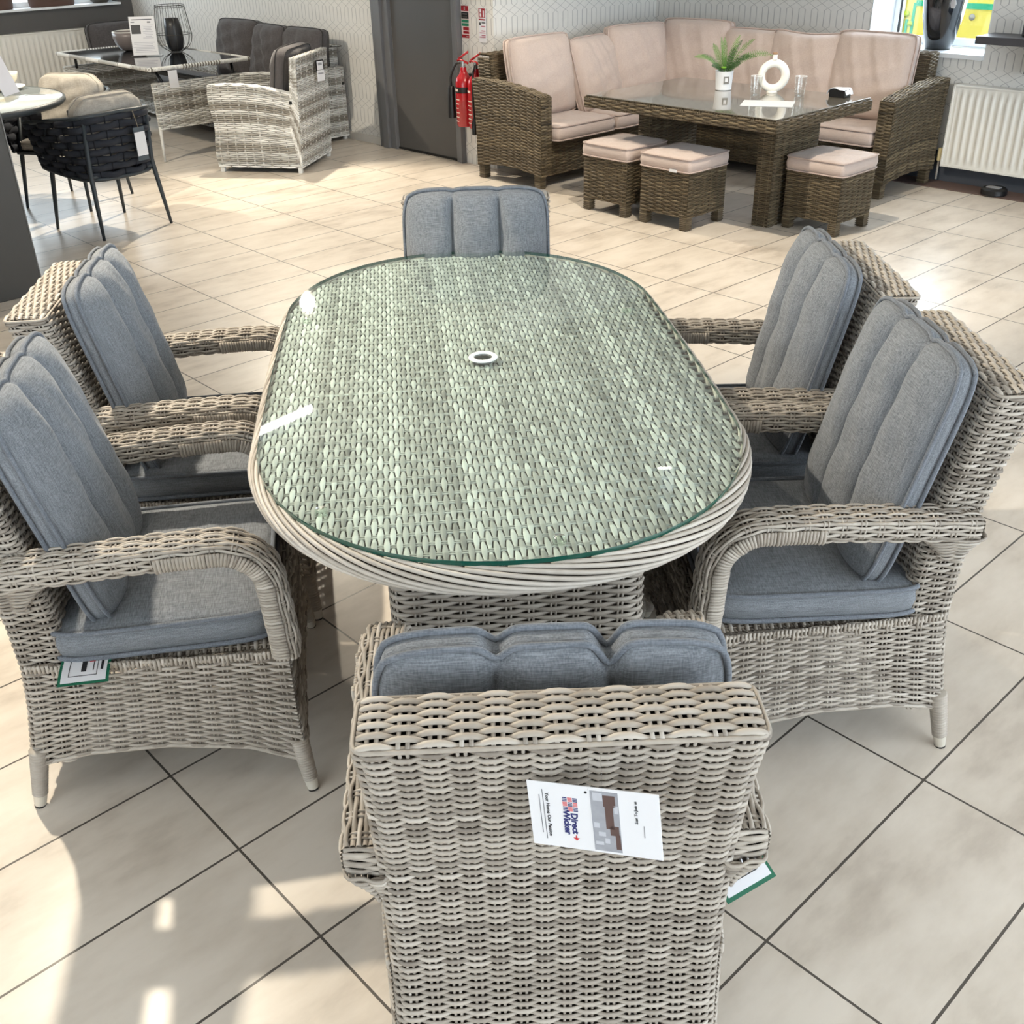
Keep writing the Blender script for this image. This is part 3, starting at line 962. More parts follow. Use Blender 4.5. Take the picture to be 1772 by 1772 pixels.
# braided rim
mb = MB()
RIM = oval(600, .010)
_tn = np.roll(RIM, -1, 0) - np.roll(RIM, 1, 0); _tn /= np.linalg.norm(_tn, axis=1)[:, None]
NRM = np.c_[_tn[:, 1], -_tn[:, 0]]
def rimP(f, v):
    i = np.mod(f, 1.0) * 600
    i0 = np.floor(i).astype(int) % 600; i1 = (i0 + 1) % 600; fr = (i - np.floor(i))[..., None]
    p = RIM[i0] * (1 - fr) + RIM[i1] * fr; n = NRM[i0] * (1 - fr) + NRM[i1] * fr
    ang = PI * (.62 - 1.16 * v)
    o = .016 * np.cos(ang) - .004; z = .711 + .024 * np.sin(ang)
    return np.concatenate([p + n * o[..., None], z[..., None]], -1)


NB = 66
for k in range(NB):
    v = np.linspace(0, 1, 44); f = k / NB + .105 * v ** 1.1
    p = rimP(f, v)
    over = .0022 * np.sin(v * PI * 7 + k * PI)
    tube(mb, p, .0047, 6, tint=.60 + .14 * RNG.randn())
mb.build('braided_rim', WK, table)
mb = MB(); core = oval(160, .0); v = []
rim_in = MB(); f = np.linspace(0, 1, 200, endpoint=False)
Vc = np.stack([rimP(f, np.full(200, vv)) for vv in np.linspace(0, 1, 9)])
cen = np.concatenate([oval(200, -.02), np.full((200, 1), .711)], 1)
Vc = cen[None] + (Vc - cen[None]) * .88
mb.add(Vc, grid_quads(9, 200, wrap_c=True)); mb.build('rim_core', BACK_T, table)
# glass: sheet and its dark green polished edge
GL = thin_glass('table_glass', (0.89, 0.975, 0.945, 1), rough=0.015, tmix=2.1)
EDGE = M('glass_edge_green', (10, 74, 62), 0.12, 0.1, coat=.5)
go = oval(320, .004)
mb = MB(); n = len(go)
mb.add(np.c_[go, np.full(n, .7480)], polys=[list(range(n))]); g = mb.build('glass_top', GL, table, False)
mb = MB(); v = np.vstack([np.c_[go, np.full(n, .7385)], np.c_[go * 1.0008, np.full(n, .7440)], np.c_[go, np.full(n, .7480)]])
mb.add(v, grid_quads(3, n, wrap_c=True)); mb.build('glass_edge', EDGE, g)
mb = MB(); lathe(mb, [(.0225, .744), (.0225, .7500), (.0235, .7515), (.034, .7515), (.036, .7495), (.036, .7482)], k=40, cap0=False, cap1=False)
mb.build('parasol_ring', M('ring_white', (236, 238, 236), .35, .02), table, 'auto')
mb = MB(); lathe(mb, [(.0005, .712), (.0222, .711), (.0222, .7485)], k=30, cap0=False, cap1=False)
mb.build('parasol_hole', M('hole_grey', (72, 78, 76), .4, .2), table)
PAD = thin_glass('pad_clear', (.93, .97, .93, 1), rough=.2)
for x, y in ((.06, -.86), (-.36, -.70), (.42, .30), (-.45, .36)):
    mb = MB(); lathe(mb, [(.001, .7484), (.011, .7484), (.013, .7379)], (x, y, 0), 20); mb.build('glass_pad', PAD, table)
# pedestal
mb = MB(); RDp, RPp = rrect(.245, .605, .03)
def pedP(s, t):
    k = 1 + .10 * np.clip((.10 - t) / .10, 0, 1)
    return np.stack([np.interp(s, RDp, RPp[:, 0]) * k, np.interp(s, RDp, RPp[:, 1]) * k - .139, .02 + .66 * t], -1)
weave(mb, pedP, 66, 76, .0048, .003, .0036, seg=4, ring=5, closed=True, stake=.0024, flip=1, bright=.36, vary=.1)
box(mb, (0, -.139, .012), (.52, 1.24, .02), .004, tint=.3)
pd = mb.build('pedestal', WK, table)
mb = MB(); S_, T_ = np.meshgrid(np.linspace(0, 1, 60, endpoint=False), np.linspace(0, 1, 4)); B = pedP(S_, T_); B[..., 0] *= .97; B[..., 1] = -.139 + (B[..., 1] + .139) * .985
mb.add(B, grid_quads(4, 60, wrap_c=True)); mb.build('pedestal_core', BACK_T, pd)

# ------------------------------------------------------------------ tags on the dining chairs
x, y, a = CHT['near']
# swing tag: hangs against the back; its own axes: X along the card, Y up the card
pt = lambda q: at_chair('near', *q)
c00, c10, c11, c01 = (np.array(pt(q)) for q in ((-.039, -.360, .734), (.106, -.414, .755), (.108, -.404, .845), (-.037, -.350, .824)))
org = (c00 + c10 + c11 + c01) / 4
ex = (c10 - c00) + (c11 - c01); Wc = np.linalg.norm(ex) / 2; ex /= np.linalg.norm(ex)
ey = (c01 - c00) + (c11 - c10); Hc = np.linalg.norm(ey) / 2
ey -= ex * (ey @ ex); ey /= np.linalg.norm(ey); ez = np.cross(ex, ey)
MT = Matrix(((ex[0], ey[0], ez[0], org[0]), (ex[1], ey[1], ez[1], org[1]), (ex[2], ey[2], ez[2], org[2]), (0, 0, 0, 1)))
mb = MB(); box(mb, (0, 0, 0), (Wc, Hc, .0014), .0004)
tg = mb.build('swing_tag', WHITE, None, False); tg.matrix_world = MT
tag(tg, 'white printed swing tag hanging on the back of the nearest armchair', 'tag')
NAVYI = M('print_navy', (34, 40, 104), .6, .03); REDI = M('print_red', (196, 40, 48), .6, .03); PINKI = M('print_pale_red', (214, 120, 122), .6, .03)
R90 = Matrix.Rotation(-PI / 2, 4, 'Z')


def on_tag(px, py): return Matrix.Translation((px, py, .0010))


text_part('Direct', .0112, NAVYI, tg, on_tag(-.0240, -.0085) @ R90, 'lettering', .0004)
text_part('Wicker', .0112, NAVYI, tg, on_tag(-.0333, -.0080) @ R90, 'lettering', .0004)
text_part('Your Home Our Passion', .0061, INK, tg, on_tag(-.0548, .0) @ R90, 'slogan', .00008)
text_part('Scan To Join us', .0050, INK, tg, on_tag(.0504, .0175) @ Matrix.Rotation(PI / 2, 4, 'Z'), 'scan_line', .00006)
mb = MB()
for i in range(3):
    for j in range(3):
        if (i + j) % 2 == 0:
            for s in (-1, 0, 1): box(mb, (-.0212 - .0062 * i, .0245 - .0066 * j + .0021 * s, .0009), (.0054, .0011, .0004), 0)
mb.build('emblem', NAVYI, tg, False)
mb = MB()
for i in range(3):
    for j in range(3):
        if (i + j) % 2 == 1:
            for s in (-1, 0, 1): box(mb, (-.0212 - .0062 * i, .0245 - .0066 * j + .0021 * s, .0009), (.0054, .0015, .0004), 0)
mb.build('emblem_weave', PINKI, tg, False)
mb = MB(); box(mb, (-.0236, -.0275, .0009), (.0016, .004, .0004), 0)
mb.add([(-.0275, -.0288, .0011), (-.0197, -.0288, .0011), (-.0236, -.0330, .0011)], polys=[[0, 2, 1]]); mb.build('arrow', REDI, tg, False)
SPR = M('print_grey', (120, 120, 126), .6)
for xx, h in ((-.0600, .070), (-.0644, .054), (.0585, .016)):
    mb = MB(); box(mb, (xx, 0 if xx < 0 else -.008, .0009), (.0009, h, .0003), 0); mb.build('small_print', SPR, tg, False)
mb = MB(); lathe(mb, [(.0004, .0011), (.0017, .0010)], (-.0072, .0375, 0), 16); mb.build('eyelet', BLACK, tg)
mb = MB(); box(mb, (.0141, -.0005, .0009), (.0328, Hc * .92, .0004), 0)
ph = mb.build('picture', M('print_photo_grey', (150, 152, 160), .5, .2, 90), tg, False)
BRN = M('print_photo_brown', (84, 62, 58), .5, .15, 90); PALE = M('print_photo_pale', (184, 186, 194), .5, .1, 90)
def pic(nm, mat, rows):
    for bx_, by_, sx_, sy_ in rows:
        mb = MB(); box(mb, (.0141 + (bx_ - .020) * .95, by_ * .6, .0012), (sx_ * .95, sy_ * .6, .0003), 0); mb.build(nm, mat, ph, False)
mb = MB()
for bx_, by_, sx_, sy_ in ((.026, .048, .015, .026), (.025, .010, .010, .052), (.030, -.020, .011, .022), (.0335, -.046, .006, .034)):
    box(mb, (.0141 + (bx_ - .020) * .95, by_ * .6, .0012), (sx_ * .95, sy_ * .6, .0003), 0)
mb.build('picture_sofa', BRN, ph, False)
pic('picture_chair', PALE, ((.012, .056, .012, .018), (.034, .030, .005, .018), (.008, -.010, .007, .012), (.014, -.030, .009, .010), (.010, -.052, .010, .008), (.020, -.045, .006, .012)))
for dx in (-.004, .012):
    mb = MB(); p0 = np.array([dx, Hc * .5 - .004, .0012]); p1 = np.array([dx * .9, Hc * .5 + .035, -.012])
    tube(mb, [p0, (p0 + p1) / 2 + np.array([.001, 0, .0004]), p1], .0004, 4); mb.build('nylon_loop', MATS.get('nylon_clear') or thin_glass('nylon_clear', (.85, .85, .85, 1)), tg)

GREEN = M('label_border_green', (12, 96, 70), .5, .04)


def care_label(k, corners, label):
    """green-edged hang label tucked under a seat cushion, bending over the rail"""
    p = [np.array(at_chair(k, *c)) for c in corners]
    o = (p[0] + p[1] + p[2] + p[3]) / 4
    ex = p[1] - p[0]; W_ = np.linalg.norm(ex); ex = ex / W_
    ey = p[3] - p[0]; ey = ey - ex * (ey @ ex); H_ = np.linalg.norm(ey); ey = ey / H_; ez = np.cross(ex, ey)
    m = Matrix(((ex[0], ey[0], ez[0], o[0]), (ex[1], ey[1], ez[1], o[1]), (ex[2], ey[2], ez[2], o[2]), (0, 0, 0, 1)))

    def sheet(b, x0, x1, y0, y1, zo):
        s = np.linspace(0, 1, 8); S, T = np.meshgrid(s, s)
        X = (x0 + (x1 - x0) * S); Y = (y0 + (y1 - y0) * T)
        Z = zo - .010 * np.clip(-Y / H_ + .1, 0, 1) ** 2 * 2
        V = np.stack([X, Y, Z], -1); b.add(V, grid_quads(8, 8)); V2 = V.copy(); V2[..., 2] -= .0006; b.add(V2, grid_quads(8, 8)[:, ::-1])
    b = MB(); sheet(b, -W_ / 2, W_ / 2, -H_ / 2, H_ / 2, 0); t = b.build('care_label', GREEN); t.matrix_world = m
    tag(t, label, 'label', 'green-edged labels under the seat cushions')
    b = MB(); sheet(b, -W_ * .44, W_ * .44, -H_ * .43, H_ * .5, .0009); b.build('label_face', WHITE, t)
    b = MB()
    for x0, x1, y0, y1 in ((-.30, .26, -.26, -.245), (-.30, -.288, -.26, .5), (.248, .26, -.26, .5), (-.06, .04, -.12, .42), (.17, .185, -.10, .3), (.32, .37, -.1, .45)):
        sheet(b, W_ * x0, W_ * x1, H_ * y0, H_ * y1, .0016)
    b.build('label_print', INK, t)
    b = MB(); sheet(b, W_ * .08, W_ * .20, H_ * .22, H_ * .5, .0018); b.build('label_flame', REDI, t)
    return t


care_label('LF', ((.312, -.175, .372), (.312, -.075, .372), (.235, -.072, .379), (.235, -.165, .379)), 'green-edged white label under the seat cushion of the nearer left armchair')
care_label('near', ((.272, -.150, .356), (.362, -.096, .352), (.335, -.034, .378), (.232, -.07, .382)), 'green-edged white label sticking out beside the nearest armchair')

# ================================================================== brown wicker corner group
def face(mb, P, rows, cols, flip=1.0, bright=.5, pitch=None, core=None, w=.0062, h=.003, amp=.0035, seg=3, ring=5, stake=.003, gap=.006, tint=None, vary=.16):
    """one woven face with its dark backing"""
    weave(mb, P, rows, cols, w, h, amp, seg=seg, ring=ring, stake=stake, gap=gap, flip=flip, bright=bright, tint=tint, vary=vary)
    if core is not None: quad_face(core, P, 6, -.006, .1, flip)


def dist(a, b): return float(np.linalg.norm(np.asarray(a, float) - np.asarray(b, float)))


class Woven:
    """helper that dresses flat panels in one kind of weave"""
    def __init__(self, pitch, col, bright=.45, band=None, **kw):
        self.p = pitch; self.c = col; self.b = bright; self.kw = kw; self.band = band

    def quad(self, mb, core, p00, p10, p11, p01):
        """seen from the side where p00, p10, p11, p01 run anticlockwise"""
        W = max(dist(p00, p10), dist(p01, p11)); H = max(dist(p00, p01), dist(p10, p11))
        r = max(2, int(round(H / self.p))); c = max(1, int(round(W / self.c)))
        t = None
        if self.band is not None:
            z = np.linspace(min(p00[2], p01[2]), max(p00[2], p01[2]), r) if abs(p01[2] - p00[2]) > .03 else np.linspace(.1, .1 + H, r)
            t = self.band(z) + .06 * RNG.randn(r)
        face(mb, quadP(p00, p10, p11, p01), r, c, 1.0, self.b, core=core, tint=t, **self.kw)

    def box(self, mb, core, x0, x1, y0, y1, z0, z1, sides='frbls t'):
        if 'f' in sides: self.quad(mb, core, (x0, y0, z0), (x1, y0, z0), (x1, y0, z1), (x0, y0, z1))
        if 'b' in sides: self.quad(mb, core, (x1, y1, z0), (x0, y1, z0), (x0, y1, z1), (x1, y1, z1))
        if 'r' in sides: self.quad(mb, core, (x1, y0, z0), (x1, y1, z0), (x1, y1, z1), (x1, y0, z1))
        if 'l' in sides: self.quad(mb, core, (x0, y1, z0), (x0, y0, z0), (x0, y0, z1), (x0, y1, z1))
        if 't' in sides: self.quad(mb, core, (x0, y0, z1), (x1, y0, z1), (x1, y1, z1), (x0, y1, z1))


BW = Woven(.0108, .062, .46, w=.0054, h=.0028, amp=.0032, vary=.12)

# --- corner sofa: built in room axes, x = u, y = w
sofa = thing('corner_sofa', 'brown wicker corner sofa with blush cushions against the papered walls', 'sofa', UV(6.2, 5.2, 0), TH)
SX, SY = 6.2, 5.2


def L(u, w, z): return (u - SX, w - SY, z)


def wv(name, parent, fn, mat=WB, backm=BACK_B):
    mb = MB(); co = MB(); fn(mb, co)
    o = mb.build(name, mat, parent)
    if co.n: co.build(name + '_core', backm, o)
    return o


def arm_curve(n=14, lo=.595, hi=.665):
    t = np.linspace(0, 1, n); return t, lo + (hi - lo) * np.sin(t * PI / 2) ** .8


def brown_arm_panel(mb, co, axis, plane, a0, a1, flip, zlow=.09):
    """upright woven arm face with a curved top. axis 'w': panel at u = plane, running from w = a0 (front) to a1 (back)"""
    def P(s, t):
        zt = np.interp(s, np.linspace(0, 1, 14), arm_curve()[1]); zb = zlow + .03 * np.sin(PI * s)
        fl = .03 * np.clip((t - .25) / .75, 0, 1) ** 2 * s          # back edge flares outwards
        a = a0 + (a1 - a0) * s + np.sign(a1 - a0) * (fl - .012 * (1 - s))
        z = zb + (zt - zb) * t
        return np.stack([a * 0 + plane - SX, a - SY, z], -1) if axis == 'w' else np.stack([a - SX, a * 0 + plane - SY, z], -1)
    face(mb, P, 52, 10, flip, .46, core=co, w=.0054, h=.0028, amp=.0032, vary=.12)
    return P


def brown_arm(axis, p_out, p_in, a0, a1, flip, name='arm'):
    """box arm: two faces, curved top, front end"""
    def fn(mb, co):
        Po = brown_arm_panel(mb, co, axis, p_out, a0, a1, flip); Pi = brown_arm_panel(mb, co, axis, p_in, a0, a1, -flip, .30)

        def top(s, t):
            o = np.ones_like(s); A = Po(s, o); B = Pi(s, o); return A + (B - A) * t[..., None] + np.array([0, 0, .004])
        face(mb, top, 9, 10, flip, .6, core=co)

        def front(s, t):
            A = Po(np.zeros_like(s), t); B = Pi(np.zeros_like(s), t); B[..., 2] = A[..., 2]; return A + (B - A) * s[..., None]
        face(mb, front, 50, 2, -flip, .46, core=co)

        def rear(s, t):
            A = Po(np.ones_like(s), t); B = Pi(np.ones_like(s), t); B[..., 2] = A[..., 2]; return A + (B - A) * s[..., None]
        face(mb, rear, 50, 2, flip, .46, core=co)
    return wv(name, sofa, fn)


# left arm faces the camera at u = 5.17; right arm at w = 3.40
brown_arm('w', 5.17, 5.27, 5.24, 5.88, -1.0)
brown_arm('u', 3.40, 3.50, 6.47, 7.12, 1.0)


def sofa_base(mb, co):
    BW.quad(mb, co, L(5.27, 5.26, .08), L(6.50, 5.26, .08), L(6.50, 5.26, .30), L(5.27, 5.26, .30))     # left run, facing the table
    BW.quad(mb, co, L(6.50, 5.26, .08), L(6.50, 3.50, .08), L(6.50, 3.50, .30), L(6.50, 5.26, .30))     # right run
    box(mb, (6.24 - SX, 5.56 - SY, .295), (1.95, .62, .03), .005, tint=.3)
    box(mb, (6.82 - SX, 4.40 - SY, .295), (.62, 1.80, .03), .005, tint=.3)


wv('seat_base', sofa, sofa_base)


def sofa_backs(mb, co):
    BW.quad(mb, co, L(5.24, 5.89, .30), L(5.24, 5.75, .30), L(5.24, 5.80, .80), L(5.24, 5.92, .80))      # end of the left back
    BW.quad(mb, co, L(7.10, 5.74, .30), L(5.24, 5.74, .30), L(5.24, 5.80, .80), L(7.10, 5.80, .80)) if 0 else None
    BW.quad(mb, co, L(5.24, 5.74, .30), L(7.05, 5.74, .30), L(7.05, 5.80, .82), L(5.24, 5.80, .82))
    BW.quad(mb, co, L(5.24, 5.80, .82), L(7.05, 5.80, .82), L(7.05, 5.92, .82), L(5.24, 5.92, .82))
    BW.quad(mb, co, L(6.96, 5.85, .30), L(6.96, 3.50, .30), L(7.03, 3.50, .82), L(7.03, 5.85, .82))
    BW.quad(mb, co, L(7.03, 5.85, .82), L(7.03, 3.50, .82), L(7.14, 3.50, .82), L(7.14, 5.85, .82))
    BW.quad(mb, co, L(6.96, 3.50, .30), L(7.12, 3.50, .30), L(7.14, 3.50, .82), L(7.03, 3.50, .82))
    BW.quad(mb, co, L(7.12, 3.50, .10), L(7.12, 5.9, .10), L(7.14, 5.9, .82), L(7.14, 3.50, .82))


wv('backrest', sofa, sofa_backs)
for u, w in ((5.21, 5.85), (5.21, 5.28), (6.49, 3.44), (7.08, 3.44), (6.9, 5.86), (6.50, 5.22)):
    mb = MB(); box(mb, (u - SX, w - SY, .06), (.055, .055, .12), .006, tint=.45)
    for z in np.arange(.012, .118, .011): tube(mb, [(u - SX - .028, w - SY - .028, z), (u - SX + .028, w - SY - .028, z), (u - SX + .028, w - SY + .028, z), (u - SX - .028, w - SY + .028, z)], .0035, 5, closed=True, tint=.45 + .15 * RNG.randn())
    mb.build('leg', WB, sofa, 'auto')


def sofa_cushion(kind, label, u, w, z, rz, tilt, wd, ht, seed, **kw):
    g = dict(back='blush back cushions of the corner sofa', seat='blush seat cushions of the corner sofa')[kind]
    args = dict(w=wd, h=ht, band=.05, front=.085, back=.05, corner=.045, nx=29, nz=27, wob=.005, prad=.0055, seed=seed)
    if kind == 'seat': args.update(band=.085, front=.02, back=.004, wob=.003, corner=.04)
    args.update(kw)
    return cushion_thing(kind + '_cushion', label, 'cushion', g, PINK, PINK_P, UV(u, w, z), rz, tilt, **args)


F_R = TH          # front (-y of the cushion) facing -w: the left run faces the table
F_U = TH - PI / 2  # front facing -u: the right run faces the camera
sofa_cushion('back', 'blush back cushion leaning at the left end of the corner sofa', 5.57, 5.63, .665, F_R, .20, .58, .52, 1)
sofa_cushion('back', 'blush back cushion tilted beside the left end cushion of the corner sofa', 6.07, 5.58, .635, F_R + .12, .30, .48, .50, 2)
sofa_cushion('back', 'blush back cushion standing left of the sofa corner', 6.50, 5.55, .67, F_R - .22, .16, .52, .52, 3)
sofa_cushion('back', 'blush back cushion in the corner of the sofa, left of the fern', 6.83, 5.26, .69, F_U + .10, .16, .58, .52, 4)
sofa_cushion('back', 'blush back cushion behind the fern', 6.84, 4.74, .66, F_U, .22, .56, .50, 5)
sofa_cushion('back', 'blush back cushion behind the ring vase', 6.82, 4.30, .67, F_U, .18, .56, .52, 6, sag=.025)
sofa_cushion('back', 'blush back cushion at the right end of the corner sofa, below the black urn', 6.82, 3.79, .68, F_U, .16, .56, .53, 7)
sofa_cushion('seat', 'blush seat cushion next to the left arm of the corner sofa', 5.58, 5.46, .362, F_R, PI / 2, .58, .56, 8)
sofa_cushion('seat', 'blush seat cushion in the middle of the left run of the corner sofa', 6.17, 5.46, .362, F_R, PI / 2, .56, .56, 9)
sofa_cushion('seat', 'blush seat cushion in the corner of the corner sofa', 6.76, 5.45, .362, F_R, PI / 2, .58, .56, 10)
sofa_cushion('seat', 'blush seat cushion in the middle of the right run of the corner sofa', 6.72, 4.55, .362, F_U, PI / 2, 1.16, .54, 11)
sofa_cushion('seat', 'blush seat cushion next to the right arm of the corner sofa', 6.72, 3.75, .362, F_U, PI / 2, .46, .54, 12)

# --- brown table
bt = thing('wicker_coffee_table', 'tall brown wicker table with a grey glass top and two panel legs', 'table', UV(5.60, 4.065, 0), TH)


def bt_top(mb, co):
    x0, x1, y0, y1 = -.495, .495, -.71, .71
    for a, b in (((x0, y0), (x1, y0)), ((x1, y0), (x1, y1)), ((x1, y1), (x0, y1)), ((x0, y1), (x0, y0))):
        BW.quad(mb, co, (*a, .603), (*b, .603), (*b, .663), (*a, .663))
    BW.quad(mb, co, (x0, y0, .663), (x1, y0, .663), (x1, y1, .663), (x0, y1, .663))
    box(mb, (0, 0, .61), (x1 - x0 - .02, y1 - y0 - .02, .02), .004, tint=.2)


wv('woven_top', bt, bt_top)
mb = MB(); box(mb, (0, 0, .6725), (.975, 1.405, .006), .002)
mb.build('glass_top', M('glass_smoke_grey', (112, 106, 96), .06, .03, spec=.9, coat=.6), bt, False)
for y in (-.46, .46):
    wv('leg', bt, lambda mb, co: BW.box(mb, co, -.19, .27, y - .055, y + .055, .0, .61, 'frbl'))
# --- stools
def make_stool(loc, label):
    t = thing('wicker_footstool', label, 'footstool', loc, TH, 'brown wicker footstools')

    def fn(mb, co):
        BW.box(mb, co, -.180, .180, -.180, .180, .075, .335, 'frbl')
        box(mb, (0, 0, .33), (.35, .35, .02), .003, tint=.3)
    wv('body', t, fn)
    for sx in (-1, 1):
        for sy in (-1, 1):
            m = MB(); box(m, (sx * .155, sy * .155, .045), (.05, .05, .09), .006, tint=.45)
            for z in np.arange(.010, .085, .011): tube(m, [(sx * .155 - .026, sy * .155 - .026, z), (sx * .155 + .026, sy * .155 - .026, z), (sx * .155 + .026, sy * .155 + .026, z), (sx * .155 - .026, sy * .155 + .026, z)], .0033, 5, closed=True, tint=.45 + .15 * RNG.randn())
            m.build('leg', WB, t, 'auto')
    return t


st0 = make_stool(UV(5.195, 4.505), 'brown wicker footstool farthest left, half hidden by its neighbour')
spots = [(5.195, 4.505, st0['label'], 'left'), (5.195, 4.03, 'brown wicker footstool in the middle of the three, in front of the table', 'middle'),
         (5.67, 3.32, 'brown wicker footstool at the right end of the brown table', 'right')]
for i, (u, w, lab, nm) in enumerate(spots):
    if i: dup(st0, UV(u, w), TH, lab)
    c = cushion_thing('footstool_cushion', 'blush square cushion on the %s footstool' % nm, 'cushion', 'blush footstool cushions', PINK, PINK_P,
                      UV(u, w, .378), F_U, PI / 2, w=.385, h=.385, band=.07, front=.014, back=.004, corner=.05, nx=25, nz=25, wob=.002, prad=.0045, seed=40 + i)
    if i == 1:
        m = MB(); box(m, (.05, -.0, -.2), (.004, .05, .02), .0005); box(m, (-.005, .045, -.196), (.045, .014, .005), .001)
        m2 = MB(); box(m2, (.075, .034, -.199), (.055, .016, .004), .001); m2.build('sewn_label', WHITE, c, False)

# --- things on the brown table
ZT = .676

pot = thing('potted_fern', 'small green fern in a white pot on the brown table', 'plant', UV(5.79, 4.22, ZT))
mb = MB(); lathe(mb, [(.045, 0), (.049, .004), (.056, .108), (.058, .112), (.054, .112), (.052, .095)], k=32, cap1=False)
mb.build('pot', M('ceramic_white', (232, 234, 238), .3, .02), pot, 'auto')
mb = MB(); lathe(mb, [(.001, .097), (.0525, .094)], k=24); mb.build('soil', M('soil_dark', (40, 32, 26), .9, .3), pot)
dcam = -Vector(UV(5.79, 4.22)).normalized(); az = math.atan2(dcam.y, dcam.x) + .28; SIDE = 1
m_ = Matrix.Translation((math.cos(az) * .0535, math.sin(az) * .0535, .062)) @ Matrix.Rotation(az + PI / 2, 4, 'Z') @ Matrix.Rotation(PI / 2, 4, 'X')
mb = MB(); box(mb, (0, 0, 0), (.034, .042, .002), .0004); tq = mb.build('price_sticker', M('sticker_grey', (120, 118, 114), .5), pot, False); tq.matrix_local = m_
mb = MB(); box(mb, (0, .002, .0014), (.018, .022, .0006), 0); mb.build('sticker_panel', WHITE, tq, False)
LEAF = M('leaf_green', (84, 132, 44), .5, .35, 20); LEAFD = M('leaf_dark_green', (40, 74, 30), .55, .3, 20)


def frond(parent, dx, dz, depth, width, mat, seed):
    """feathered leaf from the pot to a tip dx to the side and dz up (metres)"""
    r = np.random.RandomState(seed); mb = MB(); n = 28
    lat = np.array([-math.sin(az), math.cos(az), 0]); out = np.array([math.cos(az), math.sin(az), 0])
    tip = lat * dx + out * depth + np.array([0, 0, .10 + dz]); o0 = lat * dx * .06 + out * depth * .1 + np.array([0, 0, .095])
    ctl = o0 + (tip - o0) * .45 + np.array([0, 0, .12 * abs(dx) + .25 * abs(dx)])
    t = np.linspace(0, 1, n)[:, None]; P = o0 * (1 - t) ** 2 + 2 * ctl * t * (1 - t) + tip * t ** 2; t = t[:, 0]
    tube(mb, P, .0012, 5)
    T = np.gradient(P, axis=0); T /= np.linalg.norm(T, axis=1)[:, None]
    sd = np.cross(T, out + np.array([0, 0, .5]) + .4 * r.randn(3)); sd /= np.linalg.norm(sd, axis=1)[:, None]
    for i in range(3, n):
        ln = width * 1.2 * (.45 + .55 * math.sin(PI * min(1, t[i] * .8 + .2)) ** .7) * (1 if t[i] < .85 else (1.06 - t[i]) / .21)
        for sg in (-1, 1):
            o = P[i]; tp = o + sd[i] * sg * ln + T[i] * ln * .45; m = (o + tp) / 2
            mb.add([o - T[i] * .0014, m - T[i] * .0019, tp, m + T[i] * .0019, o + T[i] * .0014, m], quads=[[0, 1, 5, 4]], polys=[[1, 2, 5], [5, 2, 3], [4, 5, 3]])
    mb.build('frond', mat, parent)


for i, (dx, dz, dp, wi, k) in enumerate(((-.205, .10, .03, .020, 0), (-.14, .10, -.05, .018, 1), (-.075, .165, -.03, .020, 0), (-.045, .205, .03, .022, 0), (.0, .195, -.05, .020, 0), (.04, .15, .05, .020, 1),
        (.08, .21, .0, .020, 0), (.11, .18, -.04, .018, 1), (.17, .19, .02, .020, 0), (.135, .10, .06, .020, 1), (.20, .085, -.02, .022, 1), (.285, .095, .03, .022, 0), (-.10, .05, .06, .018, 1), (.07, .06, .09, .018, 1), (-.02, .11, .07, .02, 0))):
    frond(pot, -dx if SIDE < 0 else dx, dz, dp, wi, LEAFD if k else LEAF, i)
mb = MB()
lathe(mb, [(.001, .002), (.012, .004), (.018, .0), (.012, -.006)], (math.cos(az) * .03 - math.sin(az) * -.015, math.sin(az) * .03, .135), 14)
mb.build('round_leaf', M('leaf_lime', (120, 170, 50), .5, .2), pot)

# ring vase
rvz = thing('ring_vase', 'white ring-shaped vase on the brown table', 'vase', UV(5.88, 3.92, ZT), math.radians(-8))
mb = MB(); a = np.linspace(0, 2 * PI, 48, endpoint=False)
pr = np.c_[.072 * np.cos(a), 0 * a, .0965 + .072 * np.sin(a)]
tube(mb, pr, .0235 + .002 * np.cos(a * 1), 18, closed=True); lathe(mb, [(.034, 0), (.034, .006), (.022, .014)], k=24)
mb.build('ring_body', M('ceramic_matt_white', (236, 233, 226), .7, .03, 40, bmp=.2), rvz, 'auto')
mb = MB(); lathe(mb, [(.019, .185), (.0145, .196), (.0135, .212), (.0155, .218)], k=24); nk = mb.build('neck', MATS['ceramic_matt_white'], rvz)
mb = MB(); lathe(mb, [(.0155, .217), (.0165, .222), (.0155, .228), (.011, .228), (.010, .220)], k=24, cap1=False); mb.build('rim', M('rim_brown', (150, 118, 88), .6, .15), rvz)
# tumblers
TG = thin_glass('tumbler_glass', (.96, .97, .97, 1), rough=.01)
BUB = M('bubble_white', (236, 238, 240), .1, .02, spec=.8)


